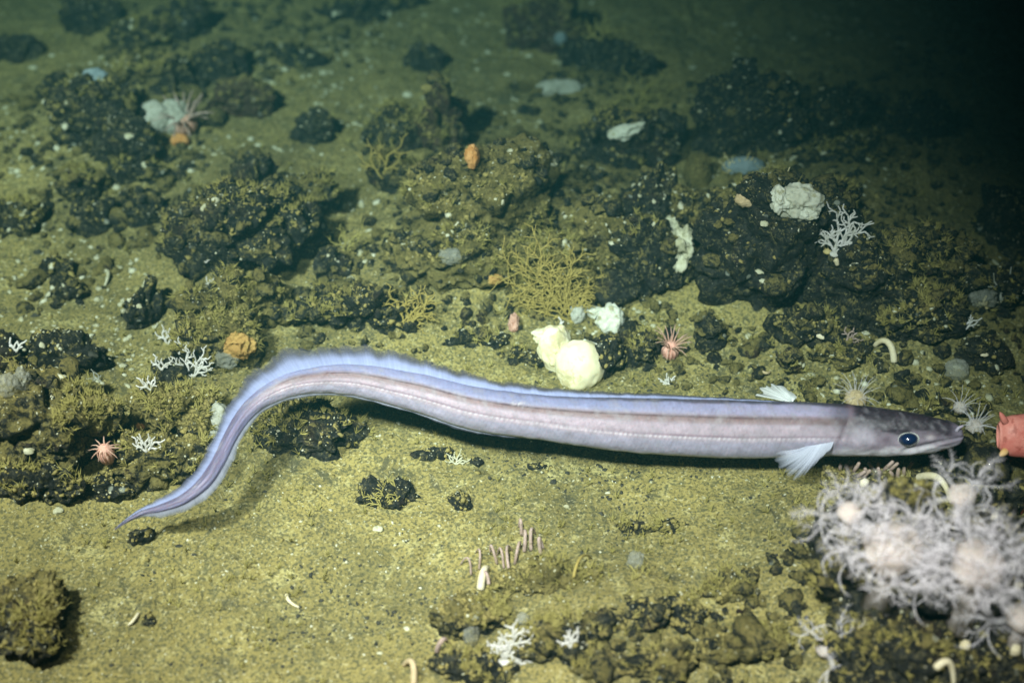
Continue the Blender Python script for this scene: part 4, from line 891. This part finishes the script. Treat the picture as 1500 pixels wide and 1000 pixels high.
def paddle(name, root, tips, spreadrow, pig, wdt, side, base_w=.004, alpha=(.80, .02)):
    """a fan of soft rays: root point, list of ray tips in order"""
    tips = np.array(tips); n = (len(tips)-1)*14+1; tt = np.linspace(0, len(tips)-1, n); k0 = np.minimum(tt.astype(int), len(tips)-2); f = (tt-k0)[:, None]
    tip = tips[k0]*(1-f)+tips[k0+1]*f; m = 14; rg = np.random.default_rng(5); rl = 1-.16*np.abs(vn(np.stack([tt*2.6, tt*0, tt*0], -1), 3)); tip = root+(tip-root)*rl[:, None]; j = np.linspace(0, 1, m)
    b0 = root+(np.linspace(-.5, .5, n)[:, None])*spreadrow[None]
    mid = b0[:, None]*(1-j)[None, :, None]+tip[:, None]*j[None, :, None]
    mid = mid+side[None, None]*(np.sin(j*np.pi)*.006)[None, :, None]+side[None, None]*(.0007*np.sin(tt*2*np.pi*1.6)[:, None]*j[None])[..., None]
    th_ = (.0008*(1-j)+.0001)[None, :, None]*side[None, None]
    VV = np.concatenate([(mid+th_).reshape(-1, 3), (mid-th_).reshape(-1, 3)]); off = n*m
    q = (np.arange(n-1)[:, None]*m+np.arange(m-1)[None]).ravel(); F1 = np.stack([q, q+1, q+m+1, q+m], -1)
    col = np.ones((n, m, 4)); r_ = (.86+.12*np.abs(np.sin(tt*np.pi*2.3+.8*vn(np.stack([tt*3, tt*0, tt*0], -1), 5)))+.10*vn(np.stack([tt*9, tt*0, tt*0], -1), 8))[:, None]
    for a_ in range(3): col[..., a_] = pig[a_]*r_*(1-.12*j[None])
    col[..., 3] = np.clip(alpha[0]+(alpha[1]-alpha[0])*j[None]+.25*(r_-.9), 0, 1)
    return link(name, mesh_np(name, VV-bo, [np.concatenate([F1, F1[:, ::-1]+off])], MFin, np.clip(np.concatenate([col.reshape(-1, 4)]*2), 0, 1)), eel)
si = int(np.argmin(abs(pxx-1200))); root = C[si]+Sd[si]*Wd[si]*.93-U[si]*A[si]*.42; mpx = mp[si]
def off2(dx, dy, out=0.): return root+RX*dx*mpx+RU*(-dy)*mpx+Sd[si]*out
paddle('pectoral_fin', root, [off2(-66, 10, .002), off2(-68, 20, .004), off2(-60, 33, .008), off2(-50, 44, .011), off2(-40, 49, .013), off2(-30, 46, .014), off2(-20, 36, .012), off2(-4, 22, .008), off2(10, 13, .004)], T[si]*.020+U[si]*.004, (.66, .70, .84), 1, Sd[si])
s2 = int(np.argmin(abs(pxx-1172))); r2 = C[s2]-Sd[s2]*Wd[s2]*.55+U[s2]*A[s2]*.72
def off3(dx, dy, out=0.): return r2+RX*dx*mpx+RU*(-dy)*mpx-Sd[s2]*out
paddle('pectoral_fin', r2, [off3(-2, -17, .004), off3(-20, -30, .008), off3(-40, -34, .009), off3(-56, -29, .008), off3(-64, -17, .006)], T[s2]*.014, (.70, .74, .74), 1, -Sd[s2], alpha=(.95, .6))
# eye
s3 = int(np.argmin(abs(pxx-1330))); ec = C[s3]+Sd[s3]*Wd[s3]*.70-U[s3]*A[s3]*.14; v, F = ico(5)
fr = np.stack([T[s3], U[s3], Sd[s3]]); fr = np.stack([fr[0]*math.cos(.16)+fr[1]*math.sin(.16), fr[1]*math.cos(.16)-fr[0]*math.sin(.16), fr[2]])
eyem = NT('dark_blue_eye'); eyem.b.inputs['Base Color'].default_value = (.005, .014, .055, 1); eyem.b.inputs['Roughness'].default_value = .08; eyem.b.inputs['Specular IOR Level'].default_value = .9
eyem.b.inputs['Coat Weight'].default_value = 1; eyem.b.inputs['Coat Roughness'].default_value = .22
ring = mat_plain('eye_rim', (.50, .52, .46), (.64, .66, .60), 200, .5)
eo = ec-bo
er = mesh_np('eye_rim', (v*np.array([17, 12.5, 11])*mp[s3])@fr, F, ring); rim = link('eye_rim', er, eel, tuple(eo))
ev = mesh_np('eye', (v*np.array([14, 10, 13])*mp[s3])@fr, F, eyem.m); link('eye', ev, rim, tuple(Sd[s3]*.0024))
pv = mesh_np('pupil', (v*np.array([9, 7, 7.5])*mp[s3])@fr, F, eyem.m)
# nostril tube
s4 = int(np.argmin(abs(pxx-1398))); mb = MB(); a_ = C[s4]+Sd[s4]*Wd[s4]*.9+U[s4]*A[s4]*.5
mb.tube(np.array([a_-bo, a_-bo+(T[s4]*.5+U[s4]*.9)*.003, a_-bo+(T[s4]*.9+U[s4]*.9)*.005]), np.array([.0014, .0012, .0009]), 8, (.40, .36, .44)); link('nostril', mb.mesh('nostril', MF), eel)
# far side eye, seen from a step aside
er2 = link('eye_rim', er, eel, tuple(C[s3]-Sd[s3]*Wd[s3]*.70-U[s3]*A[s3]*.14-bo)); link('eye', ev, er2, tuple(-Sd[s3]*.0026))

# ------------------------------------------------------------------ red crustacean at the right edge
z0 = .060; cc0 = P(1540, 640, z0); cm = mpp(cc0)
crm = mat_plain('red_crustacean_shell', (.60, .16, .13), (.78, .32, .26), 60, .35, .15, .0006, (.34, .07, .05, .6)); crt = mat_plain('orange_tip', (.75, .40, .12), (.8, .55, .28), 90, .4)
cr = thing('crustacean', (cc0[0], cc0[1], float(G(cc0[0], cc0[1]))), 'smooth orange red crustacean cut off by the right edge, facing the eel snout', 'crustacean')
zc = np.array(cc0)-np.array(cr.location)
xs = np.linspace(0, 1, 60); NRr = 48; a = np.arange(NRr)/NRr*2*np.pi
prof_t = (1-.07*np.clip((xs-.5)*8, 0, 1)*((xs*14)%1))*np.interp(xs, [0, .04, .1, .3, .6, .85, 1], [.50, .74, .84, .95, 1, .8, .2]); prof_t0 = 1-.07*np.clip((xs-.5)*8, 0, 1)*((xs*14)%1); prof_w = prof_t0*np.interp(xs, [0, .04, .1, .3, .6, .85, 1], [.30, .62, .75, .92, 1, .8, .2])
X = -78+xs*190; ring_ = []
for x_, pt, pw in zip(X, prof_t, prof_w):
    u_ = np.sin(a)*pt*36; w_ = np.cos(a)*pw*26
    u_ = u_-6*pt*(np.sin(a) > .9)*0
    ring_.append(RX[None]*x_+RU[None]*(u_[:, None]+2)+RB[None]*w_[:, None])
Vr = np.array(ring_).reshape(-1, 3)*cm
Vr += 0
i = np.arange(59)[:, None]*NRr; k = np.arange(NRr)[None]; Q = np.stack([i+k, i+(k+1) % NRr, i+NRr+(k+1) % NRr, i+NRr+k], -1).reshape(-1, 4); kk = np.arange(NRr)
tr_ = np.concatenate([np.stack([kk, (kk+1) % NRr, np.full(NRr, len(Vr))], -1), np.stack([59*NRr+(kk+1) % NRr, 59*NRr+kk, np.full(NRr, len(Vr)+1)], -1)])
Vr = np.concatenate([Vr, [RX*-74*cm], [RX*113*cm]])
link('carapace', mesh_np('carapace', Vr, [Q, tr_], crm), cr, tuple(zc))
for (x0, y0, x1, y1, r0, m_) in ((-70, 22, -80, 37, 5.5, 'o'), (-70, -20, -80, -26, 6, 't')):
    mb = MB(); p0 = RX*x0*cm+RU*y0*cm+RB*8*cm; p1 = RX*x1*cm+RU*y1*cm+RB*14*cm
    mb.tube(np.array([p0, p0*.55+p1*.45, p0*.2+p1*.8, p1]), np.array([r0, r0*.85, r0*.55, r0*.2])*cm, 10); link('spine', mb.mesh('spine', crt if m_ == 't' else crm), cr, tuple(zc))
for k in range(4):
    for s in (-1, 1):
        mb = MB(); x0 = -30+k*28; p0 = np.array([x0*cm, s*14*cm, -18*cm]); p1 = p0+np.array([-4*cm, s*34*cm, 6*cm]); p2 = np.array([p1[0]-3*cm, p1[1]+s*14*cm, -zc[2]+.0])
        mb.tube(np.array([p0, p1, (p1+p2)/2+[0, s*.004, 0], p2]), np.array([4, 3.4, 2.6, 1.2])*cm, 8); link('leg', mb.mesh('leg', crm), cr, tuple(zc))

# ------------------------------------------------------------------ the murky water itself
def box(name, lo, hi, mat):
    v = np.array([[x, y, z] for x in (lo[0], hi[0]) for y in (lo[1], hi[1]) for z in (lo[2], hi[2])]); f = np.array([[0, 1, 3, 2], [4, 6, 7, 5], [0, 4, 5, 1], [2, 3, 7, 6], [0, 2, 6, 4], [1, 5, 7, 3]])
    return link(name, mesh_np(name, v, f, mat, smooth=False))
hm = bpy.data.materials.new('murky_water'); hm.use_nodes = True; nt = hm.node_tree; nt.nodes.clear()
o_ = nt.nodes.new('ShaderNodeOutputMaterial'); pv_ = nt.nodes.new('ShaderNodeVolumePrincipled'); nt.links.new(pv_.outputs[0], o_.inputs['Volume'])
pv_.inputs['Color'].default_value = (.008, .042, .042, 1); pv_.inputs['Density'].default_value = .50; pv_.inputs['Absorption Color'].default_value = (.0, .42, .38, 1)
hz = box('haze', (-10.5, -10.5, -1.2), (10.5, 10.8, 3.2), hm); tag(hz, kind='stuff')
